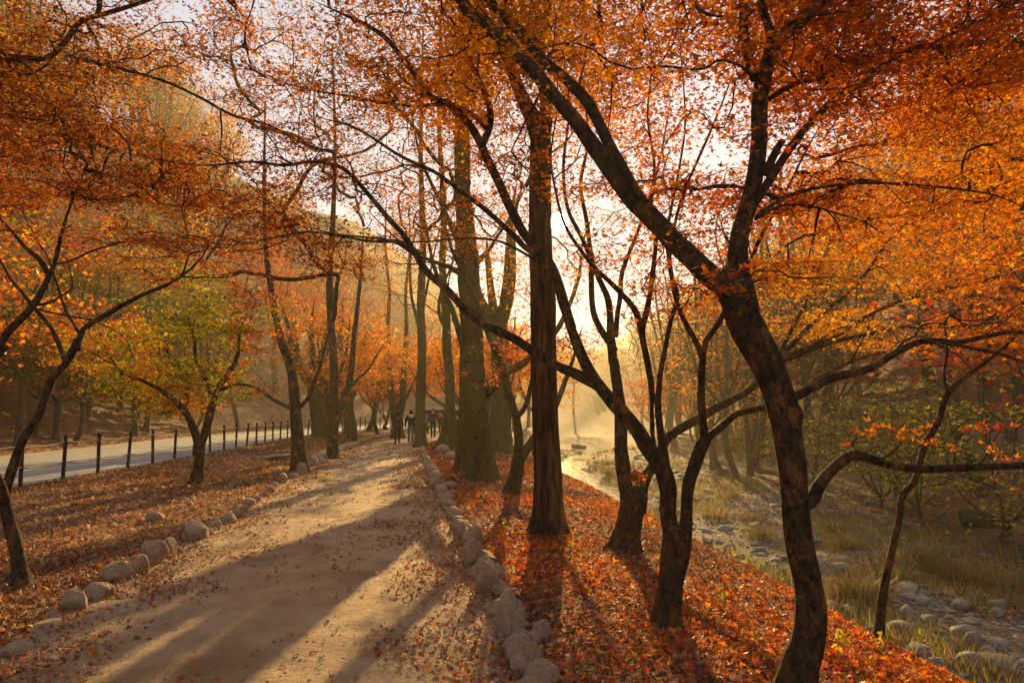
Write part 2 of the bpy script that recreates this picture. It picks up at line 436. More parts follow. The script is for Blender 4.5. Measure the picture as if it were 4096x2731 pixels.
def leaf_batch(mb, pos, nrm, size, col, kind, cup=(0.05, 0.5)):
    N = len(pos)
    if N == 0: return
    v, f = TPL[kind]
    nrm = nrm / np.linalg.norm(nrm, axis=1, keepdims=True)
    a = rng.normal(size=(N, 3)); u = np.cross(nrm, a); u /= np.linalg.norm(u, axis=1, keepdims=True) + 1e-9
    w = np.cross(nrm, u)
    c = rng.uniform(cup[0], cup[1], N) * rng.choice([1, 1, -1], N)
    sx = rng.uniform(0.7, 1.0, N)
    V = (pos[:, None, :] + size[:, None, None] * (v[None, :, 0:1] * sx[:, None, None] * u[:, None, :] + v[None, :, 1:2] * w[:, None, :]
         + v[None, :, 2:3] * c[:, None, None] * nrm[:, None, :]))
    F = (f[None] + (np.arange(N) * len(v))[:, None, None]).reshape(-1, 3)
    mb.add(V.reshape(-1, 3), F, np.repeat(col, len(v), 0))

PAL = {  # reflectance of the leaves
    'orange': [(0.60, 0.185, 0.012), (0.54, 0.150, 0.010), (0.66, 0.235, 0.014)],
    'amber': [(0.68, 0.27, 0.020), (0.62, 0.215, 0.014), (0.74, 0.36, 0.030)],
    'red': [(0.47, 0.080, 0.012), (0.40, 0.060, 0.014), (0.54, 0.115, 0.010)],
    'scarlet': [(0.55, 0.055, 0.035), (0.48, 0.04, 0.03)],
    'rust': [(0.30, 0.080, 0.014), (0.22, 0.060, 0.014), (0.38, 0.11, 0.014)],
    'brown': [(0.15, 0.060, 0.022), (0.20, 0.085, 0.030), (0.11, 0.042, 0.018)],
    'straw': [(0.46, 0.27, 0.10), (0.38, 0.21, 0.075), (0.50, 0.32, 0.15)],
    'tan': [(0.36, 0.20, 0.12), (0.29, 0.15, 0.085), (0.42, 0.255, 0.165)],
    'green': [(0.10, 0.125, 0.012), (0.16, 0.165, 0.014), (0.065, 0.085, 0.012)],
    'lime': [(0.50, 0.48, 0.03), (0.38, 0.42, 0.026), (0.58, 0.50, 0.035)],
    'olive': [(0.22, 0.20, 0.022), (0.30, 0.25, 0.025), (0.15, 0.14, 0.02)],
    'yellow': [(0.72, 0.44, 0.035), (0.62, 0.36, 0.03)],
    'plum': [(0.10, 0.03, 0.035), (0.14, 0.045, 0.04)],
}
def pick(pal, n):
    """pal = {'orange': weight, ...} -> n colours"""
    ks = list(pal); w = np.array([pal[k] for k in ks], float); w /= w.sum()
    ki = rng.choice(len(ks), n, p=w); out = np.zeros((n, 3))
    for j, k in enumerate(ks):
        s = ki == j; a = np.array(PAL[k]); out[s] = a[rng.integers(0, len(a), s.sum())]
    return np.clip(out * rng.lognormal(0, 0.18, (n, 1)), 0.004, 0.9)

# sunlit places: gaps in the crowns through which the sun reaches these points of the ground
LIT = []
def lit(nx, ny, r): LIT.append((G(nx, ny), r))
K = 4096 / 2352.0
for (a, b_, r) in [(800, 1172, .42), (742, 1195, .38), (690, 1218, .30), (870, 1110, .45), (930, 1085, .4), (850, 1130, .35), (800, 1412, .16), (778, 1440, .17), (757, 1468, .18), (735, 1500, .19), (700, 1540, .2), (905, 1330, .14), (880, 1370, .10),
                   (960, 1068, .5), (900, 1060, .5), (560, 1170, .35), (400, 1205, .3), (330, 1225, .3), (180, 1250, .3), (100, 1270, .3),
                   (640, 1105, .4), (690, 1120, .35), (430, 1150, .3), (600, 1085, .5), (200, 1085, .8), (90, 1090, .8), (560, 1030, .8),
                   (1330, 1370, .30), (1300, 1400, .25), (1365, 1400, .25), (1620, 1330, .3), (1680, 1360, .3), (1740, 1400, .3), (1650, 1420, .25), (1700, 1300, .3), (1980, 1480, .25), (1900, 1440, .25),
                   (2050, 1520, .25), (1460, 1340, .2), (1230, 1110, .4), (1100, 1060, .5), (1060, 1060, .4), (1560, 1260, .3), (1640, 1480, .2), (1350, 1180, .4), (1760, 1490, .2), (1420, 1480, .12), (1600, 1290, .3), (1580, 1400, .25), (1820, 1470, .22), (1700, 1450, .25), (1880, 1500, .2), (1300, 1340, .25), (1380, 1370, .25), (1240, 1160, .4), (1300, 1200, .35), (1440, 1240, .3), (1960, 1520, .2), (830, 1350, .14), (640, 1230, .3), (220, 1260, .3), (300, 1225, .25)]:
    lit(a * K, b_ * K, r)
LIT.append((EYE, 0.16)); LIT.append((EYE + SUN * 8, 0.16)); 
LG = np.array([p for p, r in LIT]); LR = np.array([r for p, r in LIT])
def shaded(pos):
    """True where a leaf stays: not in one of the gaps"""
    keep = np.ones(len(pos), bool)
    for g, r in zip(LG, LR):
        d = pos - g; t = d @ SUN
        q = d - t[:, None] * SUN
        keep &= ~((t > 0.25) & ((q ** 2).sum(1) < r * r) )
    return keep | (rng.random(len(pos)) < 0.03)

# ------------------------------------------------------------------ fallen leaves
def litter(mb, n, y0, y1, xa, xb, pal, size, kind, thin=None, tilt=0.35, grow=0.06, ymid=6.0):
    u = rng.random(n); y = y0 * (y1 / y0) ** u
    a, b = xa(y), xb(y); x = a + (b - a) * rng.random(n)
    if thin is not None:
        k = rng.random(n) < thin(x, y); x, y = x[k], y[k]
    n = len(x)
    z = h0(x, y) + 0.006 + rng.random(n) ** 2 * 0.035
    s = size * rng.uniform(0.6, 1.25, n) * (1 + grow * np.maximum(0, y - ymid))
    e = 0.05; gx_ = (h0(x + e, y) - h0(x - e, y)) / (2 * e); gy_ = (h0(x, y + e) - h0(x, y - e)) / (2 * e)
    nr = np.stack([-gx_, -gy_, np.ones(n)], 1) + rng.normal(0, tilt, (n, 3))
    cl = pick(pal, n); old = n2(x, y, .55, 3, 21.) + rng.normal(0, .28, n) > .16          # drifts of older, browner leaves
    cl[old] = pick({'brown': 3, 'rust': 2, 'tan': 2.5}, int(old.sum()))
    z += .03 * np.maximum(0, n2(x, y, 1.1, 2, 31.))
    leaf_batch(mb, np.stack([x, y, z], 1), nr, s, cl, kind)
one = lambda v: (lambda y: v + 0 * y)
mb = MB()
bankpal = {'red': 2.6, 'orange': 3.6, 'rust': 2.2, 'brown': 1.2, 'amber': .5, 'scarlet': .5}
litter(mb, 17000, 2.6, 5.4, lambda y: xr(y) + .02, lambda y: xc(y) + 1.1 + .7 * n2(y, y * 0, .8, 3, 5.), bankpal, 0.034, 'star', tilt=.5)
litter(mb, 37000, 5.4, 40, lambda y: xr(y) + .02, lambda y: xc(y) + 1.1 + .7 * n2(y, y * 0, .8, 3, 5.), bankpal, 0.036, 'tri', tilt=.5)
litter(mb, 7000, 5, 40, lambda y: xc(y) + .8, lambda y: xc(y) + 3.0, {'red': 2, 'rust': 3, 'tan': 2, 'brown': 2}, 0.035, 'tri')
vergepal = {'tan': 4.0, 'straw': 4.5, 'rust': 2.0, 'brown': 3.2, 'orange': .6, 'red': .2}
litter(mb, 20000, 3.6, 8, lambda y: np.maximum(xfence(y), -0.95 * y - 1), lambda y: xl(y) - .0, {'tan': 3, 'straw': 4, 'rust': 2.5, 'brown': 3, 'orange': 1.2, 'red': .4}, 0.036, 'tri', tilt=.5)
litter(mb, 29000, 8, 45, lambda y: xfence(y) - .1, lambda y: xl(y), vergepal, 0.036, 'tri', tilt=.5)
def edge_l(x, y): return np.clip(1.0 - (x - xl(y)) / 1.0 + .5 * n2(x, y, 1.4, 2, 3), 0, 1)
def edge_r(x, y): return np.clip(1.0 - (xr(y) - x) / 1.05 + .5 * n2(x, y, 1.4, 2, 4), 0, 1)
for (q0, q1, nn, kd) in ((2.6, 4.6, 4500, 'star'), (4.6, 30, 11000, 'tri')):
    litter(mb, nn, q0, q1, lambda y: xl(y) - .05, lambda y: xl(y) + 1.5, {'tan': 5, 'rust': 3, 'brown': 3, 'orange': 1, 'red': .5}, 0.031, kd, edge_l, .45, .05)
    litter(mb, nn, q0, q1, lambda y: xr(y) - 1.6, lambda y: xr(y) + .05, {'tan': 4, 'rust': 3, 'brown': 2.5, 'orange': 1.2, 'red': 1.6}, 0.031, kd, edge_r, .45, .05)
litter(mb, 1500, 6, 40, xl, xr, {'rust': 3, 'brown': 3, 'tan': 1}, 0.030, 'tri', None, .5, .05)
litter_o = tag(mb.build('leaf_litter', M['litter'], smooth=False), 'fallen red, orange and tan maple leaves covering the banks', 'leaf litter', kind='stuff')
mb = MB()
litter(mb, 16000, 9, 60, lambda y: xc(y) + 5.5, lambda y: 13 + .2 * y, {'tan': 3, 'rust': 4, 'red': 1.5, 'brown': 2}, 0.05, 'tri', lambda x, y: np.clip(.55 + .9 * n2(x, y, .35, 2, 8), 0, 1), .4, .04)
litter(mb, 9000, 14, 70, lambda y: xfence(y) - ROADW - 14, lambda y: xfence(y) - ROADW - .3, {'tan': 4, 'rust': 3, 'brown': 3}, 0.05, 'tri', None, .5, .05)
tag(mb.build('far_leaf_litter', M['litter'], smooth=False), 'thin carpet of brown and rust leaves beyond the stream and road', 'leaf litter', kind='stuff')

# single leaves lying on the open path, near the camera
mb = MB()
star_me = []
for k, p in enumerate([{'rust': 1}, {'brown': 1}, {'red': 1}, {'orange': 1}, {'rust': 1, 'tan': 1}, {'brown': 1, 'rust': 1}]):
    b = MB(); leaf_batch(b, np.zeros((1, 3)), np.array([[0.15 * k - .3, .1, 1.0]]), np.array([1.0]), pick(p, 1), 'star', (.25, .7)); star_me.append(b.mesh('fallen_leaf', M['litter'], False))
n = 0
while n < 280:
    y = 2.75 * (9.5 / 2.75) ** random.random(); t = 0.14 + 0.70 * random.random()
    x = float(xl(y) + t * (xr(y) - xl(y)))
    if abs(x) > 0.8 * y: continue
    if float(n2(np.array([x]), np.array([y]), 0.9, 2, 12.)[0]) < random.uniform(-.6, .3): continue
    o = bpy.data.objects.new('fallen_leaf', random.choice(star_me)); COL.objects.link(o)
    s = random.uniform(0.024, 0.048); o.scale = (s, s * random.uniform(.7, 1), s)
    o.location = (x, y, gh(x, y) + 0.016); o.rotation_euler = (random.gauss(0, .25), random.gauss(0, .25), random.uniform(0, 6.28))
    tag(o, 'small dry curled maple leaf lying on the open sandy path', 'leaf', 'single leaves scattered on the path'); n += 1
# ------------------------------------------------------------------ stones
def ico(sub):
    import bmesh
    bm = bmesh.new(); bmesh.ops.create_icosphere(bm, subdivisions=sub, radius=1.0)
    v = np.array([x.co[:] for x in bm.verts]); f = np.array([[q.index for q in p.verts] for p in bm.faces]); bm.free()
    return v, f
ICO = {k: ico(k) for k in (2, 3, 4)}
def stone_mesh(name, sub, seed, mat, rough=0.22, facet=0.25):
    v, f = ICO[sub]; v = v.copy()
    q = v * 1.1 + seed * 7.7
    d = 1 + rough * vnoise(q) + rough * .5 * vnoise(q * 2.1 + 5) + rough * .12 * vnoise(q * 6 + 9)
    v = v * d[:, None]
    r = np.random.default_rng(int(seed * 100) + 3)
    for _ in range(9):                                   # flat broken faces
        nrm = r.normal(size=3); nrm /= np.linalg.norm(nrm); lim = r.uniform(.60, .92)
        t = v @ nrm; over = np.maximum(0, t - lim); v = v - (over * (1 - facet * .4))[:, None] * nrm
    v = (v - (v.max(0) + v.min(0)) / 2) / ((v.max(0) - v.min(0)) / 2)
    b = MB(); b.add(v, f); return b.mesh(name, mat, True)
TILE = {'A': (0, 0, 1400 / 1568), 'B': (1300, 0, 1400 / 1568), 'C': (2600, 0, 1496 / 1676), 'D': (0, 1300, 1431 / 1568), 'E': (1300, 1300, 1431 / 1568), 'F': (2600, 1300, 1431 / 1568),
        'G': (2300, 1000, 800 / 2091), 'H': (3000, 1200, 1096 / 2148), 'I': (0, 1000, 900 / 2016), 'J': (1300, 900, 800 / 2091), 'K': (2200, 1600, 800 / 2091), 'Z': (900, 1400, 800 / 2091), 'N': (0, 0, 1.0), 'Y': (1450, 1500, 500 / 1960)}
def tp(t, x, y): o = TILE[t]; return o[0] + x * o[2], o[1] + y * o[2]
def px2m(px, Y): return px * Y / FPX / 1.0

near_me = [stone_mesh('border_stone', 4, k + .37, M['stone'], .27) for k in range(9)]
far_me = [stone_mesh('border_stone', 2, k + .61, M['stone'], .22) for k in range(7)]
river_me = [stone_mesh('stream_stone', 3, k + .13, M['river_stone'], .25, .5) for k in range(9)]
ORD = ['first', 'second', 'third', 'fourth', 'fifth', 'sixth', 'seventh', 'eighth', 'ninth', 'tenth', 'eleventh', 'twelfth', 'thirteenth', 'fourteenth', 'fifteenth', 'sixteenth', 'seventeenth', 'eighteenth', 'nineteenth', 'twentieth',
       'twenty-first', 'twenty-second', 'twenty-third', 'twenty-fourth', 'twenty-fifth', 'twenty-sixth', 'twenty-seventh', 'twenty-eighth', 'twenty-ninth', 'thirtieth']
def put_stone(tile, cx, by, w, h, k, label, group, name='border_stone', depth_f=0.85, me=None):
    px, py = tp(tile, cx, by); s = TILE[tile][2]
    g = G(px, py); Y = np.linalg.norm((g - EYE)[:2])
    W = w * s * Y / FPX * .5; Hh = h * s * Y / FPX
    o = bpy.data.objects.new(name, me if me is not None else (near_me[k % 9] if Y < 12 else far_me[k % 7])); COL.objects.link(o)
    D = W * depth_f + 0.02
    o.scale = (W * .82, D * .82, Hh * .62)
    o.location = (g[0], g[1] + D * .6, gh(g[0], g[1] + D * .6) + Hh * .24)
    o.rotation_euler = (random.uniform(-.12, .12), random.uniform(-.12, .12), random.uniform(-.5, .5) + (math.pi if k % 2 else 0))
    return tag(o, label, 'stone', group)
right_row = [(915, 1530, 115, 150), (825, 1490, 105, 95), (912, 1420, 95, 75), (812, 1365, 175, 215), (955, 1385, 105, 95), (722, 1265, 60, 55), (712, 1180, 135, 165), (668, 1110, 110, 60), (645, 1060, 115, 140), (640, 970, 130, 95), (585, 945, 70, 90),
             (568, 905, 60, 60), (562, 858, 82, 62), (545, 815, 72, 58), (522, 785, 66, 52), (505, 752, 56, 46), (492, 722, 52, 78), (478, 685, 60, 50), (470, 655, 60, 44), (458, 624, 52, 40), (446, 603, 46, 36), (438, 583, 42, 32), (430, 566, 40, 30), (424, 552, 36, 26)]
for k, (x, y, w, h) in enumerate(right_row):
    big = 'large' if w * h > 15000 else ('small' if w * h < 3500 else 'rounded')
    put_stone('E', x, y, w, h, k, f'{big} tan border stone, {ORD[k]} from the camera right of the path', 'border stones right of the path')
left_row = [(35, 1455, 140, 50), (170, 1345, 150, 30), (210, 1298, 80, 44), (305, 1262, 110, 95), (405, 1215, 125, 78), (482, 1132, 140, 90), (585, 1098, 92, 85), (655, 1052, 112, 100), (715, 1020, 92, 88), (768, 1005, 52, 34), (830, 945, 132, 84), (902, 922, 52, 36),
            (925, 893, 74, 36), (990, 872, 74, 46), (1030, 845, 56, 46), (1062, 820, 42, 36), (1082, 796, 60, 38), (1118, 776, 54, 32), (1150, 750, 42, 28), (1180, 730, 44, 28), (1196, 712, 44, 24), (1235, 693, 54, 48), (1283, 672, 44, 28), (1318, 655, 56, 58), (1370, 618, 44, 52), (1402, 602, 46, 30)]
for k, (x, y, w, h) in enumerate(left_row):
    big = 'large' if w * h > 9000 else ('small' if w * h < 2200 else 'rounded')
    put_stone('D', x, y, w, h, k + 3, f'{big} tan border stone, {ORD[k]} from the camera left of the path', 'border stones left of the path')
# the rows run on, stone touching stone, to where the path bends
y = 24.0; k = 0
while y < 52:
    o = bpy.data.objects.new('border_stone', far_me[k % 7]); COL.objects.link(o); s = random.uniform(.11, .22)
    x = float(xl(y)) - .1 + random.uniform(-.12, .12); o.scale = (s, s * 1.1, s * .8); o.location = (x, y, gh(x, y) + s * .35); o.rotation_euler = (0, 0, random.uniform(0, 6))
    tag(o, 'small distant border stone in the left row beyond the leaning trunks', 'stone', 'far border stones left of the path'); y += s * 2.0 + random.uniform(0, .3); k += 1
y = 3.9; k = 0; filler = []
while y < 25:                                        # small stones packed between the larger ones, right of the path
    o = bpy.data.objects.new('border_stone', near_me[k % 9] if y < 9 else far_me[k % 7]); COL.objects.link(o); s = random.uniform(.065, .125)
    x = float(xr(y)) + .06 + random.uniform(-.07, .07); o.scale = (s, s * 1.15, s * .85); o.location = (x, y, gh(x, y) + s * .25); o.rotation_euler = (random.uniform(-.2, .2), random.uniform(-.2, .2), random.uniform(0, 6))
    tag(o, 'small stone packed between the larger border stones right of the path', 'stone', 'small stones in the right border'); y += s * 1.7 + random.uniform(0, .06); k += 1
for (tile, x, y, w, h, lb) in [('E', 512, 560, 75, 42, 'pale boulder at the foot of the flared trunk right of the path'), ('E', 548, 590, 66, 40, 'dark low boulder beside the mossy trunks right of the path'), ('E', 545, 715, 70, 34, 'flat stone lying just behind the right border row'), ('E', 560, 745, 40, 26, 'small brown stone behind the right border row')]:
    put_stone(tile, x, y, w, h, 4, lb, None, 'boulder')
# flat slab on the left verge
g = G(*tp('Z', 480, 1165))
v, f = ICO[3]; v = v.copy(); v[:, 2] = np.sign(v[:, 2]) * np.abs(v[:, 2]) ** .5
v = v * (1 + .12 * vnoise(v * 1.3 + 4)[:, None]); b = MB(); b.add(v * np.array([.62, .42, .07]), f)
o = b.build('stone_slab', M['river_stone']); o.location = (g[0], g[1] + .3, gh(g[0], g[1] + .3) + .12); o.rotation_euler = (-.05, -.08, .3)
tag(o, 'flat grey stone slab lying in leaves left of the path', 'stone slab')
g = G(*tp('D', 680, 860)); o = bpy.data.objects.new('boulder', far_me[2]); COL.objects.link(o); o.scale = (.13, .1, .1); o.location = (g[0], g[1], g[2] + .05)
tag(o, 'lone small grey stone among leaves left of the path', 'stone')
# stones of the stream bed: (tile F px) the ones that stand out, then the rest
bed = [(1145, 1300, 110, 90, 'greenish pointed stone near the slender sapling'), (1115, 1360, 140, 75, 'broad pale stone just right of the slender sapling foot'), (1240, 1310, 90, 55, 'blue-grey stone right of the greenish pointed stone'), (1380, 1250, 110, 55, 'flat pale stone in the middle of the stream bed'),
       (1545, 1245, 110, 50, 'wide grey stone near the right edge of the stream bed'), (1535, 1275, 80, 40, 'mossy round stone near the right edge'), (1440, 1420, 110, 95, 'large rounded grey stone low on the right'), (1400, 1365, 140, 55, 'long pale slab among the stream stones'), (1330, 1410, 90, 60, 'dark blue-grey stone low on the right'),
       (1500, 1455, 85, 60, 'grey-green stone low on the right'), (1430, 1510, 130, 80, 'grey stone at the lower right beside the leafy bank'), (1545, 1425, 110, 50, 'warm brown stone at the lower right'), (1510, 1490, 70, 50, 'small pale stone near the lower right corner'), (880, 1265, 75, 45, 'grey stone just right of the front trunk'),
       (810, 1240, 80, 40, 'pale flat stone close right of the front trunk'), (790, 1095, 110, 80, 'pale leaning stone behind the front trunk'), (935, 1100, 100, 60, 'broad stone in the grass behind the front trunk'), (975, 785, 80, 28, 'flat stone far across the stream bed'), (1070, 910, 80, 34, 'half-buried stone in the middle of the leafy flat'),
       (590, 1030, 55, 28, 'flat stone left of the front trunk'), (400, 1030, 90, 36, 'flat grey stone behind the forked maple'), (585, 1085, 50, 30, 'small grey stone left of the front trunk'), (1050, 805, 60, 30, 'pale stone far across the leafy flat'), (1300, 835, 50, 24, 'small stone on the far leafy flat')]
for k, (x, y, w, h, lb) in enumerate(bed):
    put_stone('F', x, y, w * .74, h * .72, k, lb + ' in the stream bed' if 'stream' not in lb else lb, 'stones in the stream bed', 'stream_stone', .9, river_me[k % 9])
o = put_stone('F', 1475, 885, 140, 62, 1, 'big dark boulder on the far leafy bank at right', None, 'boulder', .8, stone_mesh('boulder', 4, 5.5, M['dark_rock'], .34))
o = put_stone('K', 310, 505, 200, 55, 1, 'low dark boulder in the sunlit haze beyond the stream', None, 'boulder', .8, o.data)
o = put_stone('K', 540, 910, 140, 50, 2, 'dark wet rock lying in the bright stream water', None, 'boulder', .8, o.data)
n = 0
while n < 270:
    y = 6.5 * (60 / 6.5) ** random.random(); c = float(xc(y)); x = c + 2.2 + random.random() * (5.0 + .05 * y)
    if abs(x) > .78 * y: continue
    s = random.uniform(.035, .12) * (1 + .02 * y) * (1.6 if random.random() < .12 else 1)
    o = bpy.data.objects.new('stream_stone', random.choice(river_me)); COL.objects.link(o)
    o.scale = (s * random.uniform(.9, 1.5), s, s * random.uniform(.4, .65)); o.location = (x, y, gh(x, y) + s * .12); o.rotation_euler = (random.uniform(-.2, .2), random.uniform(-.2, .2), random.uniform(0, 6.28))
    tag(o, 'small grey stone among many in the dry stream bed', 'stone', 'loose stones of the stream bed'); n += 1

# grit on the sandy path
N = 5200; yy = 2.6 * (11 / 2.6) ** rng.random(N); xx = xl(yy) + (xr(yy) - xl(yy)) * rng.random(N)
oc = np.array([[1, 0, 0], [-1, 0, 0], [0, 1, 0], [0, -1, 0], [0, 0, 1], [0, 0, -1.]]); of = np.array([[0, 2, 4], [2, 1, 4], [1, 3, 4], [3, 0, 4], [2, 0, 5], [1, 2, 5], [3, 1, 5], [0, 3, 5]])
sz = rng.lognormal(-5.35, .45, N); Vg = oc[None] * (sz[:, None, None] * rng.uniform(.6, 1.4, (N, 6, 1))) * np.array([1, 1, .7]) + np.stack([xx, yy, h0(xx, yy) + .006 + sz * .2], 1)[:, None]
b = MB(); b.add(Vg.reshape(-1, 3), (of[None] + 6 * np.arange(N)[:, None, None]).reshape(-1, 3))
tag(b.build('path_grit', M['stone'], smooth=False), 'coarse grit strewn over the sandy path', 'grit', kind='stuff')

N = 9000; yy = 6.0 * (45 / 6.0) ** rng.random(N); xx = xc(yy) + 1.6 + rng.random(N) ** .8 * (7 + .06 * yy); sz = rng.lognormal(-3.75, .5, N) * (1 + .03 * yy)
kp = (n2(xx, yy, .5, 2, 44.) > -.35); xx, yy, sz = xx[kp], yy[kp], sz[kp]; N = len(xx)
Vg = oc[None] * (sz[:, None, None] * rng.uniform(.6, 1.4, (N, 6, 1))) * np.array([1.2, 1, .55]); an = rng.uniform(0, 6.28, N); cs, sn = np.cos(an)[:, None], np.sin(an)[:, None]
Vg = np.stack([Vg[..., 0] * cs - Vg[..., 1] * sn, Vg[..., 0] * sn + Vg[..., 1] * cs, Vg[..., 2]], -1) + np.stack([xx, yy, h0(xx, yy) + sz * .1], 1)[:, None]
b = MB(); b.add(Vg.reshape(-1, 3), (of[None] + 6 * np.arange(N)[:, None, None]).reshape(-1, 3))
tag(b.build('gravel', M['river_stone'], smooth=False), 'pebbles and gravel of the stream bed', 'gravel', kind='stuff')

# ------------------------------------------------------------------ rope fence along the road
def tube(mb, P, R, sides, col=None, cap=True):
    P = np.asarray(P, float); n = len(P); R = np.broadcast_to(np.asarray(R, float), (n,))
    T = np.gradient(P, axis=0); T /= np.linalg.norm(T, axis=1, keepdims=True) + 1e-12
    ref = np.array([0.21, 0.97, 0.13]) if abs(T[0, 1]) < .85 else np.array([.97, .1, .2])
    U = np.cross(T, ref); U /= np.linalg.norm(U, axis=1, keepdims=True) + 1e-12
    W = np.cross(T, U)
    a = np.arange(sides) * 2 * math.pi / sides
    V = P[:, None] + R[:, None, None] * (np.cos(a)[None, :, None] * U[:, None] + np.sin(a)[None, :, None] * W[:, None])
    i = np.arange(n * sides).reshape(n, sides); j = np.roll(i, -1, 1)
    Fq = np.stack([i[:-1], j[:-1], j[1:], i[1:]], -1).reshape(-1, 4)
    mb.add(V.reshape(-1, 3), Fq, col)
    return V
fence = empty('rope_fence', (float(xfence(12)), 12, float(zroad(12))))
tag(fence, 'dark wooden post fence with two sagging ropes along the road', 'fence')
fo = np.array(fence.location)
b = MB()
a = np.arange(12) * 2 * math.pi / 12
prof = [(.040, -.15), (.040, .90), (.035, .905), (.035, .925), (.042, .93), (.042, .985), (.032, 1.0), (.001, 1.002)]
V = np.array([[r * math.cos(t), r * math.sin(t), z] for r, z in prof for t in a]); i = np.arange(len(V)).reshape(len(prof), 12); j = np.roll(i, -1, 1)
b.add(V, np.stack([i[:-1], j[:-1], j[1:], i[1:]], -1).reshape(-1, 4)); post_me = b.mesh('post', M['post'], False)
py_ = [9.6]
while py_[-1] < 70: py_.append(py_[-1] + 1.45)
pp = [np.array([float(xfence(y)), y, float(zroad(y))]) for y in py_]
for p in pp:
    o = bpy.data.objects.new('post', post_me); link(o, fence); o.location = p - fo; o.rotation_euler = (random.gauss(0, .03), random.gauss(0, .03), 0)
for p, q in zip(pp[:-1], pp[1:]):
    for hgt, sag in ((.86, .045), (.42, .07)):
        t = np.linspace(0, 1, 9); P = p + (q - p) * t[:, None]; P[:, 2] += hgt - 4 * sag * random.uniform(.7, 1.3) * t * (1 - t)
        b = MB(); tube(b, P - fo, .015, 6); b.build('rope', M['rope'], fence)
# ------------------------------------------------------------------ trees
def resample(P, R, step):
    """Catmull-Rom through the control points, even steps"""
    P = np.asarray(P, float); R = np.asarray(R, float)
    Q = np.vstack([2 * P[0] - P[1], P, 2 * P[-1] - P[-2]]); out = []; rr = []
    for k in range(len(P) - 1):
        p0, p1, p2, p3 = Q[k:k + 4]; m_ = max(2, int(np.linalg.norm(p2 - p1) / step) + 1)
        t = np.linspace(0, 1, m_, endpoint=False)[:, None]
        out.append(.5 * ((2 * p1) + (-p0 + p2) * t + (2 * p0 - 5 * p1 + 4 * p2 - p3) * t ** 2 + (-p0 + 3 * p1 - 3 * p2 + p3) * t ** 3))
        rr.append(R[k] + (R[k + 1] - R[k]) * t[:, 0])
    out.append(P[-1:]); rr.append(R[-1:])
    return np.vstack(out), np.concatenate(rr)

def bark_tube(P, R, sides, amp=.07, freq=9.0, furrow=False, origin=(0, 0, 0), roots=False):
    mb = MB(); V = tube(mb, P, R, sides); n = len(P)
    d = V - P[:, None]; q = V.reshape(-1, 3)
    if furrow:
        a = np.arctan2(d[..., 1], d[..., 0]); s = P[:, 2]
        seamv = np.stack([np.cos(a) * 5.0, np.sin(a) * 5.0, np.repeat(s[:, None] * 1.1, sides, 1)], -1).reshape(-1, 3)
        nn = vnoise(seamv); ridge = 1 - np.abs(nn); ridge2 = 1 - np.abs(vnoise(seamv * 2.1 + 7))
        e = .16 * (ridge - .75) + .07 * (ridge2 - .75)
    else:
        e = amp * fbm(q * np.array([freq, freq, freq * .5]), 2) + amp * .35 * vnoise(q * np.array([freq * 3, freq * 3, freq * 2]) + 3)
    e = np.clip(e, -.3, .3).reshape(n, sides)
    if R.max() > .045 and not furrow:                      # knots and swollen scars
        kr = np.random.default_rng(int(abs(P[0, 0] * 997 + P[-1, 2] * 131)) + 5)
        for _ in range(int(2 + 2.2 * np.linalg.norm(np.diff(P, axis=0), axis=1).sum())):
            c = q[kr.integers(0, len(q))]; rr = np.interp(0.5, [0, 1], [R.min(), R.max()]); w_ = kr.uniform(.25, .6) * rr
            dq = ((q - c) ** 2).sum(1) / w_ ** 2; ring = np.exp(-dq) * kr.uniform(.12, .34) - .22 * np.exp(-dq * 9)
            e = e + ring.reshape(n, sides)
    if roots:                                            # the foot spreads into root lobes
        hgt = np.maximum(0, P[:, 2] - P[0, 2] - .12); a = np.arctan2(d[..., 1], d[..., 0]); r0 = R[min(3, n - 1)]
        lobe = .35 + .65 * np.abs(np.sin(a * 2.5 + P[0, 0] * 3)) ** 1.5
        e = e + .50 * np.exp(-hgt / (r0 * 1.1 + .02))[:, None] * lobe
    # close the seam: average the noise nowhere needed, positions are periodic
    mb.v[-1] = (P[:, None] + d * (1 + e[..., None])).reshape(-1, 3) - np.asarray(origin)
    k = mb.n; i = np.arange((n - 1) * sides, n * sides)
    mb.add((P[-1] - np.asarray(origin))[None], np.zeros((0, 3), int))
    tri = np.stack([i, np.roll(i, -1), np.full(sides, k)], 1); mb.f.append(tri)
    return mb

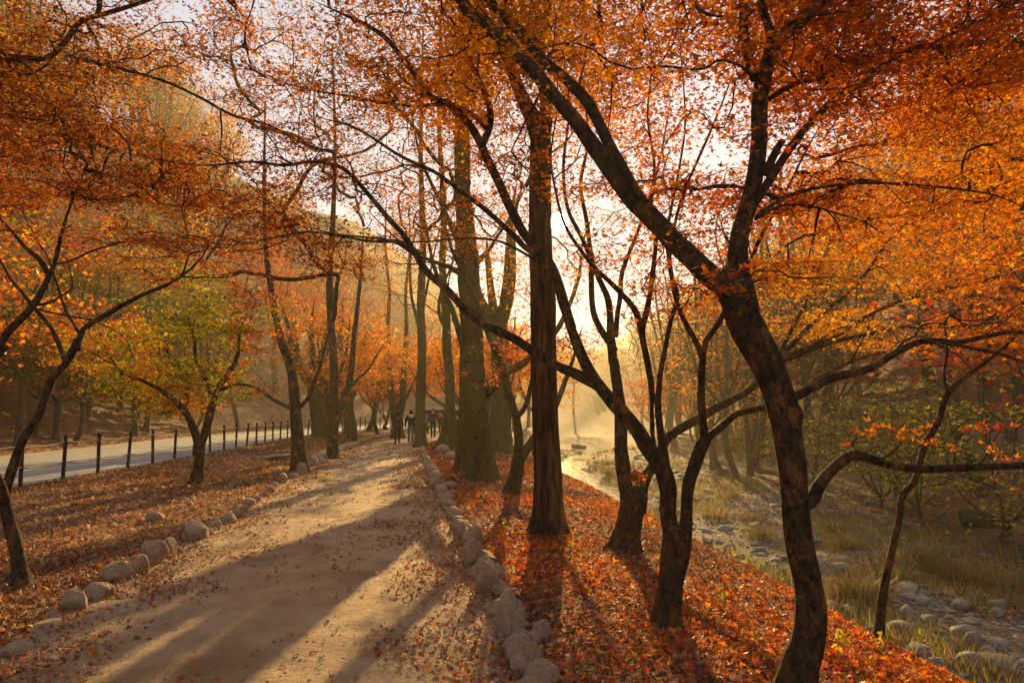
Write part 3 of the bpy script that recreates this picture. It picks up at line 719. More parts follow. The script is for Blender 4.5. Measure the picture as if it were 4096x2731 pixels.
class Tree:
    def __init__(s, name, label, base, mat='bark', group=None, cat='tree', local=False):
        s.base = np.asarray(base, float); s.local = local
        s.root = empty(name, tuple(s.base)); tag(s.root, label, cat, group)
        s.trunk = None; s.mat = mat; s.limbs = []; s.tips = []; s.leafless = []
    def limb(s, P, R, name='branch', sides=None, step=.06, leafy=True, furrow=False, amp=.07, mat=None, label=None):
        P, R = resample(P, R, step)
        if leafy and len(R) > 8 and R[-1] < .4 * R[0]: k_ = max(4, len(R) // 8); R = R.copy(); R[-k_:] *= np.linspace(1, .25, k_)
        sides = sides or (18 if R.max() > .09 else 10 if R.max() > .03 else 7)
        mb = bark_tube(P, R, sides, amp, 9.0 if R.max() < .2 else 4.0, furrow, s.base, name == 'trunk')
        o = mb.build(name, M[mat or s.mat], s.trunk if (s.trunk is not None and name != 'trunk') else s.root)
        if name == 'trunk' and s.trunk is None: s.trunk = o
        if label: o['label'] = label
        s.limbs.append((P, R, leafy)); return s
    def plimb(s, tile, pts, d0, d1=None, ground=False, **kw):
        """a limb traced in the photograph: (x, y, width) in tile pixels, depth running d0 -> d1"""
        d1 = d0 if d1 is None else d1; n = len(pts); P = []; R = []; sc = TILE[tile][2]
        for k, p in enumerate(pts):
            d = d0 + (d1 - d0) * k / max(1, n - 1); q = tp(tile, p[0], p[1]); P.append(at(*q, d)); R.append(max(.004, p[2] * sc * d / FPX * .44))
        if ground:
            b = P[0].copy(); b[2] = gh(b[0], b[1]) - .12; P[0] = P[0] + (P[1] - P[0]) * .06
            P.insert(0, b); R.insert(0, R[0] * 1.15); R[1] *= 1.04
        return s.limb(P, R, **kw)
    def add_tips(s, pts, col, leaves=22, size=.034, spread=.15, flat=.28, kind='star', up=.9):
        s.tips.append((np.asarray(pts, float), col, leaves, size, spread, flat, kind, up))
    def finish(s, twig_r=.0027, carve=True, twig_mat='twig', min_r=.0017, jit=.10, maxr=.03, twig_name='twigs', sides=4, bare=0, lop=None):
        N0 = [l[0] for l in s.limbs if l[2]]
        pos = np.vstack(N0); d = np.vstack([np.gradient(l[0], axis=0) for l in s.limbs if l[2]]); d /= np.linalg.norm(d, axis=1, keepdims=True) + 1e-9
        lr = np.concatenate([l[1] for l in s.limbs if l[2]])
        allp = [t[0] for t in s.tips]
        if not allp: return s.root
        T = np.vstack(allp); nt = len(T); cap = len(pos) + nt * 7 + 8
        NP = np.zeros((cap, 3)); ND = np.zeros((cap, 3)); PAR = np.full(cap, -1); CNT = np.zeros(cap); LR = np.full(cap, 9.0)
        n = len(pos); NP[:n] = pos; ND[:n] = d; LR[:n] = lr
        # order of growth: nearest to the limbs first
        dist = np.array([np.sqrt(((pos - t) ** 2).sum(1).min()) for t in T]); order = np.argsort(dist)
        chains = []
        for ti in order:
            q = T[ti]; df = q - NP[:n]; dd = np.sqrt((df ** 2).sum(1)) + 1e-6
            cosang = (df * ND[:n]).sum(1) / dd
            k = int(np.argmin(dd * (1.35 - .45 * cosang))); L = dd[k]
            p = NP[k]; m_ = int(np.clip(L / .19, 2, 6)); t = np.linspace(0, 1, m_ + 1)[1:, None]
            aim = (q - p) / L; st = ND[k] * .55 + aim * .45; en = aim + np.array([0, 0, -.25]) + rng.normal(0, .25, 3)
            H = (2 * t ** 3 - 3 * t ** 2 + 1) * p + (t ** 3 - 2 * t ** 2 + t) * st * L + (-2 * t ** 3 + 3 * t ** 2) * q + (t ** 3 - t ** 2) * en * L
            H[:-1] += rng.normal(0, jit * L * .12, (m_ - 1 if m_ > 1 else 0, 3))
            ids = np.arange(n, n + m_); NP[ids] = H; pr = np.vstack([p, H]); dv = np.diff(pr, axis=0); ND[ids] = dv / (np.linalg.norm(dv, axis=1, keepdims=True) + 1e-9)
            PAR[ids[0]] = k; PAR[ids[1:]] = ids[:-1]; n += m_
            chains.append((k, ids)); j = ids[-1]
            while j >= 0: CNT[j] += 1; j = PAR[j]
        RAD = np.maximum(min_r, twig_r * np.sqrt(np.maximum(CNT[:n], .6))); RAD = np.minimum(RAD, np.minimum(maxr, .75 * LR[:n]))
        mb = MB()
        for k, ids in chains:
            P = np.vstack([NP[k], NP[ids]]); R = np.concatenate([[RAD[ids[0]]], RAD[ids]])
            R[-1] *= .6; tube(mb, P - s.base, R, 3 if R.max() < .0042 else sides if R.max() < .008 else 6)
        tag(mb.build(twig_name, M[twig_mat], s.root), kind='stuff')
        # leaves
        mb = MB(); total = 0
        for pts, col, nl, size, spread, flat, kind, up in s.tips:
            if nl <= 0: continue
            cnt = np.maximum(1, rng.poisson(nl, len(pts))); p = np.repeat(pts, cnt, 0); N = len(p)
            p = p + rng.normal(0, 1, (N, 3)) * np.array([spread, spread, spread * flat])
            cl = col(p, N) if callable(col) else pick(col, N)
            keep = shaded(p) if carve else np.ones(N, bool)
            p, cl = p[keep], cl[keep]; N = len(p); total += N
            nr = rng.normal(0, .55, (N, 3)); nr[:, 2] = np.abs(nr[:, 2]) + up * rng.uniform(.2, 1.2, N)
            leaf_batch(mb, p - s.base, nr, size * rng.uniform(.6, 1.25, N), cl, kind)
        if total: tag(mb.build('foliage', M['leaf'], s.root, smooth=False), kind='stuff')
        s.nleaves = total
        return s.root

def crown(c, r, n, layers=7, shell=.35):
    """tips in layered ellipsoid, fuller toward the outside"""
    p = rng.normal(size=(n, 3)); p /= np.linalg.norm(p, axis=1, keepdims=True)
    p *= (rng.uniform(shell, 1, (n, 1))) ** .6
    z = (p[:, 2] + 1) / 2 * layers; p[:, 2] = ((np.floor(z) + .5 + rng.normal(0, .16, n)) / layers) * 2 - 1
    return np.asarray(c) + p * np.asarray(r)

# ---- the near maples, traced limb by limb
g = at(*tp('F', 640, 1600), 3.95)
t1 = Tree('maple_tree', 'dark twisting maple trunk nearest the camera at right with long limbs', (g[0], g[1], gh(g[0], g[1])))
D1 = 3.95
t1.plimb('F', [(635, 1640, 165), (655, 1500, 160), (690, 1390, 150), (705, 1260, 152), (690, 1130, 126), (655, 960, 132), (637, 800, 130), (625, 650, 130), (603, 510, 132), (588, 400, 148), (560, 290, 152), (500, 150, 165), (430, 20, 175), (390, -70, 165), (355, -150, 125), (340, -215, 80), (335, -260, 30)], D1, 3.9, ground=True, name='trunk', step=.03, leafy=False, sides=26, amp=.06)
t1.plimb('C', [(440, 1420, 100), (380, 1330, 112), (300, 1265, 110), (200, 1170, 108), (100, 1075, 106), (0, 970, 102), (-90, 880, 98), (-200, 730, 88), (-320, 560, 80), (-420, 440, 76), (-540, 300, 74), (-680, 160, 70), (-800, 60, 62), (-900, -60, 55), (-1040, -220, 44), (-1200, -420, 30)], 3.95, 4.9, sides=18, step=.04)
t1.plimb('B', [(1440, 905, 26), (1375, 815, 44), (1285, 670, 60), (1220, 540, 60), (1170, 450, 62), (1090, 365, 60), (980, 270, 58), (880, 150, 55), (760, 30, 50), (650, -120, 42), (500, -320, 28)], 4.16, 5.3)
t1.plimb('C', [(452, 1480, 110), (432, 1380, 128), (410, 1290, 126), (394, 1200, 112), (398, 1080, 96), (430, 950, 88), (468, 800, 84), (488, 650, 84), (490, 500, 84), (500, 400, 84), (525, 290, 82), (560, 195, 78), (625, 135, 74), (700, 70, 70), (790, -15, 64), (900, -150, 50), (1020, -350, 36)], 3.9, 4.2, sides=18, step=.04)
t1.plimb('C', [(470, 350, 55), (440, 250, 52), (420, 130, 50), (415, 0, 46), (380, -150, 38), (300, -350, 26)], 4.0, 4.6)
t1.plimb('C', [(545, 210, 46), (535, 130, 46), (510, 60, 44), (500, 0, 42), (520, -160, 34), (560, -330, 22)], 4.0, 3.8)
t1.plimb('C', [(452, 960, 26), (485, 890, 44), (560, 770, 46), (640, 650, 44), (720, 550, 42), (850, 430, 38), (960, 370, 35), (1050, 290, 32), (1200, 212, 28), (1350, 210, 26), (1560, 185, 22), (1720, 200, 17), (1950, 260, 10)], 3.95, 5.4)
t1.plimb('C', [(1250, 205, 18), (1400, 130, 18), (1550, 60, 16), (1700, -20, 13), (1900, -120, 8)], 4.9, 5.6)
t1.plimb('C', [(530, 445, 30), (640, 380, 30), (760, 350, 27), (900, 310, 24), (1050, 270, 20), (1250, 290, 14), (1370, 255, 9)], 4.1, 5.8)
t1.plimb('C', [(480, 970, 22), (560, 910, 20), (640, 870, 18), (760, 840, 17), (900, 825, 16), (1000, 820, 15), (1200, 830, 14), (1400, 850, 12), (1560, 880, 10), (1720, 950, 7)], 4.0, 5.3)
t1.plimb('C', [(470, 985, 16), (580, 925, 14), (700, 920, 13), (850, 960, 11), (950, 990, 9), (1050, 1050, 7)], 4.0, 4.6)
t1.plimb('C', [(515, 790, 44), (545, 720, 44), (575, 660, 40), (597, 630, 32)], 3.85, 3.75, name='dead_stub', leafy=False)
t1.plimb('F', [(590, 330, 60), (640, 310, 52), (700, 280, 48), (800, 230, 46), (960, 190, 42), (1080, 120, 36), (1200, 70, 32), (1350, 75, 28), (1470, 50, 25), (1600, 30, 22), (1760, 60, 16), (1900, 100, 10)], 3.95, 4.9)
t1.plimb('F', [(1200, 72, 20), (1330, 85, 18), (1450, 110, 16), (1560, 135, 13), (1660, 170, 9)], 4.35, 4.7)
t1.plimb('H', [(1150, 390, 26), (1210, 320, 24), (1290, 285, 20), (1340, 210, 18), (1440, 180, 14), (1560, 190, 8)], 4.4, 4.6)
t1.plimb('H', [(1480, 350, 13), (1650, 450, 11), (1760, 580, 9), (1820, 700, 8), (1830, 800, 7), (1900, 900, 4), (1980, 950, 3)], 4.45, 4.2, leafy=False)
t1.plimb('F', [(660, 800, 70), (710, 765, 66), (740, 705, 60), (800, 630, 52), (880, 573, 50), (940, 577, 46), (1040, 610, 40), (1180, 630, 40), (1350, 625, 38), (1500, 620, 36), (1660, 612, 34), (1850, 590, 26), (2050, 540, 16)], 3.9, 4.1, sides=14, step=.03)
g2 = G(*tp('F', 70, 1320)); D2 = g2[1]
t2 = Tree('maple_tree', 'forked maple close left of the front trunk, long limb sweeping far left', (g2[0], g2[1], gh(g2[0], g2[1])))
t2.plimb('F', [(68, 1320, 118), (80, 1230, 112), (95, 1110, 118), (112, 1000, 140), (117, 930, 142), (118, 895, 110), (118, 872, 50)], D2, D2, ground=True, name='trunk', step=.03, leafy=False, sides=22)
t2.plimb('K', [(1285, 1480, 215), (1262, 1350, 205), (1238, 1230, 192), (1230, 1100, 190), (1232, 930, 200), (1200, 780, 200), (1130, 650, 196), (1020, 500, 190), (920, 330, 180), (800, 170, 172), (680, 50, 168), (570, -80, 160), (450, -240, 140), (360, -400, 130), (270, -620, 120), (200, -800, 112)], D2, D2 + .25, step=.03, sides=20, leafy=False)
# up the main stem behind the furrowed trunk, then the high limbs
t2.plimb('B', [(1105, 1470, 52), (1060, 1330, 54), (1030, 1230, 52), (980, 1140, 50), (900, 1060, 48), (830, 930, 48), (770, 800, 46), (720, 700, 44), (695, 640, 44), (640, 550, 38), (560, 470, 36), (470, 430, 33), (400, 330, 30), (330, 240, 27), (270, 170, 25), (180, 110, 22), (70, 60, 18), (-60, 0, 12)], D2 + .2, D2 + 1.4, step=.04)
t2.plimb('B', [(705, 650, 40), (740, 560, 36), (735, 470, 33), (700, 380, 30), (650, 250, 27), (650, 150, 23), (665, 90, 19), (620, -50, 15), (540, -200, 9)], D2 + .8, D2 + .7)
t2.plimb('B', [(960, 1140, 34), (900, 1110, 32), (830, 1040, 30), (720, 940, 27), (640, 880, 25), (560, 820, 23), (490, 770, 21), (340, 700, 17), (200, 610, 14), (100, 560, 12), (-60, 520, 8)], D2 + .3, D2 + 2.0)
t2.plimb('B', [(735, 590, 26), (640, 500, 22), (520, 470, 20), (400, 475, 18), (250, 460, 16), (100, 430, 13), (-80, 400, 9), (-260, 350, 6)], D2 + .9, D2 + 2.0)
t2.plimb('E', [(1196, 262, 66), (1150, 238, 58), (1080, 205, 48), (1020, 180, 46), (920, 120, 45), (830, 60, 44), (740, 18, 42), (690, -5, 40), (610, -70, 38), (540, -150, 37), (450, -230, 35), (390, -320, 32), (340, -400, 30), (280, -465, 27), (200, -560, 24), (130, -640, 22), (60, -695, 20), (-60, -715, 18), (-180, -700, 16), (-330, -715, 13), (-520, -700, 11), (-740, -725, 8), (-980, -780, 5)], D2 + .15, D2 + 1.6, step=.035, sides=12)
t2.plimb('B', [(430, 1160, 26), (330, 1090, 18), (200, 1080, 15), (80, 1060, 12), (-80, 1040, 10), (-250, 1070, 7), (-400, 1100, 5)], D2 + .9, D2 + 1.6)
t2.plimb('J', [(1000, 300, 34), (830, 180, 30), (600, 150, 26), (350, 120, 22), (100, 90, 18), (-150, 30, 14), (-400, -60, 9)], D2 + .9, D2 + 1.9)
t2.plimb('J', [(900, 180, 20), (1100, 170, 22), (1300, 150, 24), (1600, 140, 28), (1850, 180, 32), (2091, 300, 36), (2250, 400, 40)], D2 + 1.5, D2 + .5)
t2.plimb('K', [(1230, 830, 100), (1205, 650, 100), (1165, 400, 92), (1135, 150, 80), (1125, -60, 75)], D2, D2 + .1, step=.035)
t2.plimb('G', [(868, 1580, 84), (878, 1450, 70), (895, 1280, 62), (940, 1050, 58), (1000, 750, 56), (1060, 560, 55), (1072, 450, 52), (1020, 280, 50), (985, 100, 46), (960, -100, 42), (1000, -400, 36), (1080, -800, 30), (1150, -1300, 24), (1120, -1900, 16), (1050, -2500, 9)], D2 + .1, D2 + 1.0)
t2.plimb('K', [(1100, 560, 70), (1075, 380, 55), (1070, 200, 50), (1060, 0, 48), (1058, -60, 46)], D2 + .15, D2 + .3)
t2.plimb('G', [(815, 1600, 64), (792, 1380, 74), (752, 1150, 76), (716, 980, 78), (690, 820, 84), (620, 620, 74), (480, 450, 66), (350, 320, 58), (200, 180, 50), (60, 0, 44), (-100, -250, 38), (-200, -600, 30), (-250, -1000, 24), (-180, -1600, 17), (-250, -2300, 9)], D2 + .3, D2 + 1.5, step=.04)
t2.plimb('G', [(700, 850, 70), (760, 600, 70), (800, 350, 66), (830, 100, 60), (845, -150, 52), (800, -500, 44), (830, -900, 36), (760, -1400, 28), (800, -2000, 18), (700, -2500, 9)], D2 + .4, D2 + 1.3, step=.04)
t2.plimb('K', [(1385, 1480, 200), (1412, 1350, 170), (1428, 1200, 145), (1435, 1000, 140), (1460, 830, 145), (1510, 690, 150), (1580, 500, 150), (1630, 410, 140)], D2, D2 - .1, step=.03, sides=18, leafy=False)
t2.plimb('K', [(1620, 420, 110), (1605, 280, 92), (1590, 120, 88), (1580, -20, 88), (1585, -200, 86), (1585, -330, 90), (1598, -420, 92)], D2 - .1, D2, step=.03)
t2.plimb('G', [(1330, 1210, 84), (1322, 1100, 80), (1265, 960, 72), (1150, 750, 64), (1075, 570, 58), (1020, 330, 52), (990, 100, 48), (1050, -300, 42), (1180, -700, 36), (1400, -1200, 28), (1600, -1700, 20), (1750, -2200, 11)], D2, D2 + .9)
t2.plimb('G', [(1332, 1210, 84), (1342, 1090, 78), (1372, 950, 74), (1440, 850, 70), (1520, 730, 66), (1640, 500, 60), (1800, 200, 52), (1950, -150, 44), (2200, -600, 34), (2450, -1100, 22), (2700, -1500, 12)], D2, D2 + .8)
t2.plimb('K', [(1600, 440, 120), (1680, 360, 105), (1760, 300, 100), (1850, 220, 96), (1950, 145, 84), (2091, 108, 76), (2300, 60, 66), (2550, -60, 56), (2850, -250, 42), (3200, -420, 28), (3550, -520, 16)], D2 - .1, D2 + 1.2, step=.035)
g3 = G(*tp('K', 790, 1585)); D3 = g3[1]
t3 = Tree('maple_tree', 'smooth mossy maple dividing low, dead leaves caught in its fork', (g3[0], g3[1], gh(g3[0], g3[1])))
t3.plimb('K', [(765, 1600, 300), (795, 1440, 290), (830, 1270, 270), (865, 1100, 280), (882, 1010, 278), (884, 940, 210), (886, 890, 90)], D3, D3, ground=True, name='trunk', step=.035, leafy=False, sides=22)
t3.plimb('K', [(830, 1180, 200), (815, 1060, 185), (795, 920, 165), (770, 760, 165), (752, 600, 168), (742, 450, 155), (742, 300, 150), (735, 100, 140), (715, -60, 130), (690, -250, 118), (665, -420, 112)], D3, D3 + .4, step=.04, sides=18, leafy=False)
t3.plimb('G', [(400, 1180, 110), (385, 1000, 105), (370, 850, 92), (368, 700, 84), (340, 500, 76), (250, 300, 68), (170, 100, 60), (60, -150, 52), (-80, -450, 44), (-120, -900, 36), (-60, -1500, 26), (-140, -2200, 14)], D3 + .4, D3 + 1.4, step=.05)
t3.plimb('G', [(420, 1050, 84), (300, 880, 80), (215, 720, 76), (180, 560, 70), (170, 300, 66), (165, 60, 62), (120, -300, 52), (60, -700, 44), (140, -1200, 34), (60, -1900, 20), (100, -2500, 10)], D3 + .5, D3 + 1.8, step=.05)
t3.plimb('G', [(430, 900, 60), (440, 700, 62), (470, 500, 60), (490, 250, 56), (560, 50, 50), (640, -150, 44), (760, -500, 36), (900, -1000, 26), (1000, -1600, 14)], D3 + .6, D3 + 2.0, step=.05)
t3.plimb('K', [(915, 1160, 210), (935, 1030, 190), (965, 900, 155), (1010, 790, 132), (1075, 690, 120), (1140, 560, 112), (1210, 420, 110), (1300, 335, 112), (1500, 220, 108), (1700, 100, 100), (1900, 0, 92), (2100, -120, 84), (2380, -380, 76)], D3, D3 + .9, step=.04, sides=14, leafy=False)
for pts in [[(190, 500, 46), (290, 300, 42), (380, 130, 38), (450, -20, 34), (520, -200, 30), (640, -500, 24), (720, -900, 16), (900, -1300, 8)],
            [(180, 500, 52), (330, 350, 46), (520, 150, 40), (700, 0, 35), (900, -200, 30), (1100, -480, 25), (1350, -700, 20), (1700, -950, 12), (2050, -1200, 7)],
            [(190, 490, 50), (330, 420, 44), (520, 350, 40), (750, 240, 36), (950, 110, 32), (1150, 20, 27), (1330, -30, 22), (1700, -120, 16), (2200, -250, 9)],
            [(190, 510, 44), (300, 470, 38), (600, 350, 33), (900, 270, 28), (1150, 215, 23), (1400, 220, 18), (1750, 200, 13), (2150, 150, 8)],
            [(500, 350, 20), (700, 220, 18), (950, 215, 16), (1250, 200, 12), (1550, 100, 9), (1800, 60, 6)]]:
    t3.plimb('H', pts, D3 + .8, D3 + 2.6, step=.06)
# leaf litter caught in the fork like a nest
nest = MB(); q0 = at(*tp('K', 905, 800), D3 - .08); N = 160
leaf_batch(nest, q0 + rng.normal(0, 1, (N, 3)) * np.array([.05, .04, .045]) - t3.base, rng.normal(0, 1, (N, 3)) + np.array([0, 0, .6]), rng.uniform(.02, .036, N), pick({'brown': 3, 'rust': 2, 'red': 2, 'orange': 1}, N), 'star')
nest.build('caught_leaves', M['litter'], t3.root, smooth=False)
# near maple at far left, and one whose foot is out of the frame
g12 = G(*tp('D', 90, 1150)); D12 = g12[1]
t12 = Tree('maple_tree', 'thin dark maple with curved stem at the left edge', (g12[0], g12[1], gh(g12[0], g12[1])))
t12.plimb('D', [(90, 1150, 80), (85, 1060, 66), (72, 970, 62), (38, 850, 58), (20, 770, 52), (32, 705, 46), (65, 600, 44), (100, 505, 42), (170, 400, 40), (198, 320, 36), (232, 230, 36), (290, 165, 36), (345, 60, 36)], D12, D12 + .2, ground=True, name='trunk', step=.03, leafy=False, sides=14)
t12.plimb('D', [(22, 760, 46), (0, 690, 42), (-60, 600, 40), (-150, 480, 36), (-200, 300, 30), (-160, 100, 20)], D12, D12 - .5)
t12.plimb('I', [(690, 890, 70), (730, 760, 62), (785, 680, 60), (1000, 550, 52), (1280, 400, 42), (1480, 320, 36), (1630, 230, 30), (1750, 130, 22), (1850, 0, 14), (1900, -150, 8)], D12 + .2, D12 + 1.0)
t12.plimb('I', [(1620, 240, 20), (1800, 245, 16), (2016, 245, 11), (2200, 200, 7)], D12 + .8, D12 + 1.2)
t12.plimb('I', [(590, 1020, 62), (560, 920, 52), (500, 780, 46), (440, 670, 42), (310, 520, 38), (190, 370, 34), (90, 250, 28), (0, 90, 22), (-150, -100, 14)], D12 + .2, D12 + .9)
t12.plimb('I', [(725, 780, 32), (660, 660, 30), (600, 560, 28), (545, 420, 26), (510, 300, 22), (480, 220, 18), (420, 50, 12), (330, -100, 7)], D12 + .25, D12 + .8)
gb = at(-420, 2250, 6.0)
t14 = Tree('maple_tree', 'dark stem leaning in from beyond the left edge with bare twigs', (gb[0], gb[1], gh(gb[0], gb[1])))
t14.limb([np.array([gb[0], gb[1], gh(gb[0], gb[1]) - .1]), at(-260, 1800, 6.1), at(*tp('I', -180, 1100), 6.2), at(*tp('I', 0, 840), 6.3)], [.11, .085, .075, .072], name='trunk', leafy=False)
t14.plimb('I', [(-60, 900, 82), (0, 840, 80), (80, 725, 76), (270, 530, 68), (370, 380, 66), (440, 235, 64), (490, 120, 44), (520, 0, 40), (560, -180, 32), (640, -420, 24), (800, -800, 15), (1000, -1200, 8)], 6.3, 7.0, sides=14)
t14.plimb('I', [(440, 230, 56), (390, 140, 54), (340, 70, 50), (250, 0, 44), (120, -150, 34), (-50, -350, 24), (-200, -700, 14)], 6.7, 7.0)
t14.plimb('I', [(330, 490, 30), (430, 475, 28), (520, 430, 24), (640, 345, 20), (640, 250, 16), (610, 120, 12), (560, 20, 7)], 6.5, 7.0)
t14.plimb('I', [(300, 520, 22), (550, 580, 19), (780, 620, 16), (950, 680, 14), (1070, 750, 9)], 6.5, 7.0)
t14.plimb('I', [(500, 130, 26), (650, 90, 24), (800, 20, 22), (950, -30, 18), (1200, -90, 13), (1500, -120, 8)], 6.8, 7.6)
# high limbs reaching in at the upper left from the same tree
t14.plimb('A', [(-260, 700, 50), (-150, 450, 46), (-60, 300, 40), (0, 255, 34), (200, 262, 30), (290, 190, 30), (360, 100, 28), (480, 60, 26), (640, 10, 22), (760, -40, 16), (950, -140, 9)], 6.4, 7.6)
t14.plimb('A', [(300, 250, 18), (430, 285, 18), (600, 325, 17), (750, 370, 16), (900, 440, 15), (1050, 520, 14), (1200, 560, 13), (1350, 640, 12), (1480, 680, 10)], 7.0, 7.4)
t14.plimb('A', [(-200, 380, 22), (-50, 345, 20), (100, 340, 16), (200, 300, 12), (250, 240, 8)], 6.6, 7.0)
t14.limb([at(-260, 1800, 6.1), at(-300, 1300, 6.2), at(*tp('A', -260, 700), 6.4)], [.07, .06, .05], leafy=False)

# ---- the near canopy: twig tips spread about those limbs
def bl(x, y, holes):
    m_ = np.ones(len(x))
    for (cx, cy_, rx, ry, s) in holes: m_ *= 1 - s * np.exp(-(((x - cx) / rx) ** 2 + ((y - cy_) / ry) ** 2))
    return m_
HOLES = [(560, 260, 150, 85, .97), (730, 340, 100, 65, .92), (700, 45, 100, 65, .95), (900, 330, 130, 90, .8), (620, 150, 120, 60, .6), (1650, 330, 60, 80, .7), (1000, 450, 130, 90, .75), (1690, 240, 65, 120, .95), (1310, 560, 100, 140, .92), (1950, 5, 130, 40, .9), (330, 60, 160, 60, .7), (190, 110, 120, 60, .5),
         (110, 620, 260, 190, .75), (860, 480, 110, 60, .6), (1580, 180, 70, 110, .5), (1130, 480, 60, 160, .4), (430, 180, 90, 60, .6), (1800, 640, 60, 60, .5), (1180, 300, 60, 100, .4)]
LBX = [-400, 0, 200, 330, 500, 640, 800, 950, 1050, 1250, 1400, 1500, 1650, 1760, 1900, 2100, 2352, 2800]
LBY = [560, 560, 600, 660, 660, 640, 620, 610, 520, 470, 640, 740, 760, 780, 800, 830, 830, 860]
def mask(x, y):
    lb = np.interp(x, LBX, LBY)
    d = sstep(20, -70, y - lb) * bl(x, y, HOLES)
    d = d * (.60 + .40 * np.clip(np.exp(-(((x - 1330) / 330) ** 2 + ((y - 120) / 190) ** 2)) * 1.4 + np.exp(-(((x - 330) / 430) ** 2 + ((y - 420) / 150) ** 2)) * 1.4 + np.exp(-(((x - 60) / 200) ** 2 + ((y - 150) / 200) ** 2)) + sstep(1720, 1850, x), 0, 1))
    st = .62 + .38 * np.sign(vnoise(np.stack([x / 190, y / 62, x * 0 + 3.3], -1)) + .15)
    return d * np.clip(st, .14, 1)
near = [t1, t2, t3, t12, t14]
LN = []; LT = []
for ti, t in enumerate(near):
    for P, R, lf in t.limbs:
        if lf:
            k = np.arange(0, len(P), 4); LN.append(P[k]); LT += [ti] * len(k)
LN = np.vstack(LN); LT = np.array(LT)
rel = LN - EYE; zc = rel[:, 1] * CP + rel[:, 2] * SP; uc = rel[:, 2] * CP - rel[:, 1] * SP
IX = (CX + rel[:, 0] / zc * FPX) / K; IY = (CY - uc / zc * FPX) / K
want = 8800; got = [[] for _ in near]; tries = 0
WT = np.array([.75, 1.1, 1.0, .35, 1.0])
while sum(map(len, got)) < want and tries < 260:
    tries += 1
    x = rng.uniform(-350, 2750, 600); y = rng.uniform(-620, 900, 600)
    ok = rng.random(600) < mask(x, y) * np.where(y < -40, .55, 1.0)
    for a, b_ in zip(x[ok], y[ok]):
        d2 = (IX - a) ** 2 + ((IY - b_) * 1.3) ** 2
        w = np.exp(-d2 / 150.0 ** 2) * WT[LT]; sm = w.sum()
        if sm < 1e-3: continue
        k = rng.choice(len(w), p=w / sm); ti = LT[k]
        dep = max(2.8, LN[k][1] + rng.normal(.42, .45))
        c = at(a * K, b_ * K, dep); tl_ = rng.normal(0, .16, 2)          # one flat spray of several twigs
        for _ in range(5):
            e = rng.normal(0, .23, 2) * (dep / 5.0) ** .5; got[ti].append(c + np.array([e[0], e[1], e @ tl_ + rng.normal(0, .022)]))
ZONES = [  # (x, y, palette) in picture coordinates of the foliage masses
    (150, 150, {'rust': 2, 'orange': 2, 'brown': 1, 'amber': .6}), (500, 430, {'rust': 3, 'orange': 2.0, 'red': 1.4, 'amber': .5, 'brown': .6}), (600, 620, {'red': 2, 'orange': 2, 'rust': 1.6}),
    (850, 150, {'orange': 3, 'rust': 1.2, 'amber': 1.5}), (900, 500, {'orange': 2.5, 'rust': 2, 'red': .8}), (1150, 130, {'amber': 3, 'orange': 3, 'rust': .6}), (1400, 150, {'orange': 3, 'red': 1, 'amber': 1}), (1400, 480, {'orange': 3, 'amber': 1.4, 'red': .5}),
    (1650, 120, {'orange': 2.5, 'red': 1.5, 'rust': 1}), (1650, 560, {'red': 2, 'orange': 2.4}), (1950, 180, {'red': 2.2, 'rust': 2, 'orange': 1.2}), (2200, 380, {'orange': 3, 'amber': 2.4, 'red': .4}), (1950, 480, {'orange': 3, 'red': 1.5}),
    (1950, 700, {'amber': 3, 'yellow': 1.3, 'orange': 1}), (2200, 640, {'orange': 3, 'amber': 2.5, 'red': .5}), (2250, 800, {'orange': 2.5, 'red': 1.2}), (100, 480, {'orange': 2, 'rust': 2, 'red': 1})]
ZX = np.array([[z[0], z[1]] for z in ZONES])
def zone_col(p, N):
    rel = p - EYE; zc = rel[:, 1] * CP + rel[:, 2] * SP; uc = rel[:, 2] * CP - rel[:, 1] * SP
    x = (CX + rel[:, 0] / zc * FPX) / K; y = (CY - uc / zc * FPX) / K
    x = x + rng.normal(0, 70, N); y = y + rng.normal(0, 50, N)
    z = np.argmin((x[:, None] - ZX[None, :, 0]) ** 2 + 2 * (y[:, None] - ZX[None, :, 1]) ** 2, 1); out = np.zeros((N, 3))
    for k in range(len(ZONES)):
        s = z == k; out[s] = pick(ZONES[k][2], int(s.sum()))
    return out
for t, pts in zip(near, got):
    if not pts: continue
    pts = np.array(pts); nearp = (pts[:, 1] < 4.5)
    if nearp.any(): t.add_tips(pts[nearp], zone_col, 24, .026, .105, .15, 'star', 1.4)
    if (~nearp).any(): t.add_tips(pts[~nearp], zone_col, 25, .031, .135, .15, 'tri', 1.4)
# the low limb's own few leaves, bright against the far bank: each leaf stands by itself
curl = [('H', 1030, 990, 90, 'amber'), ('H', 910, 1040, 80, 'amber'), ('H', 985, 1010, 60, 'orange'), ('H', 820, 1020, 50, 'red'), ('H', 785, 1130, 50, 'red'), ('H', 1170, 1040, 70, 'red'), ('H', 1265, 1050, 75, 'orange'), ('H', 1185, 1105, 60, 'orange'), ('H', 1370, 1000, 62, 'orange'), ('H', 1420, 1110, 80, 'orange'),
        ('H', 1600, 1150, 62, 'orange'), ('H', 1690, 1010, 66, 'red'), ('H', 1840, 1000, 76, 'red'), ('H', 1975, 1000, 84, 'scarlet'), ('H', 1885, 1140, 56, 'orange'), ('H', 2010, 1240, 84, 'red'), ('H', 1900, 1190, 50, 'amber'), ('H', 600, 740, 34, 'red'), ('H', 1910, 1400, 46, 'rust'), ('H', 2080, 1490, 40, 'rust')]
cp = []
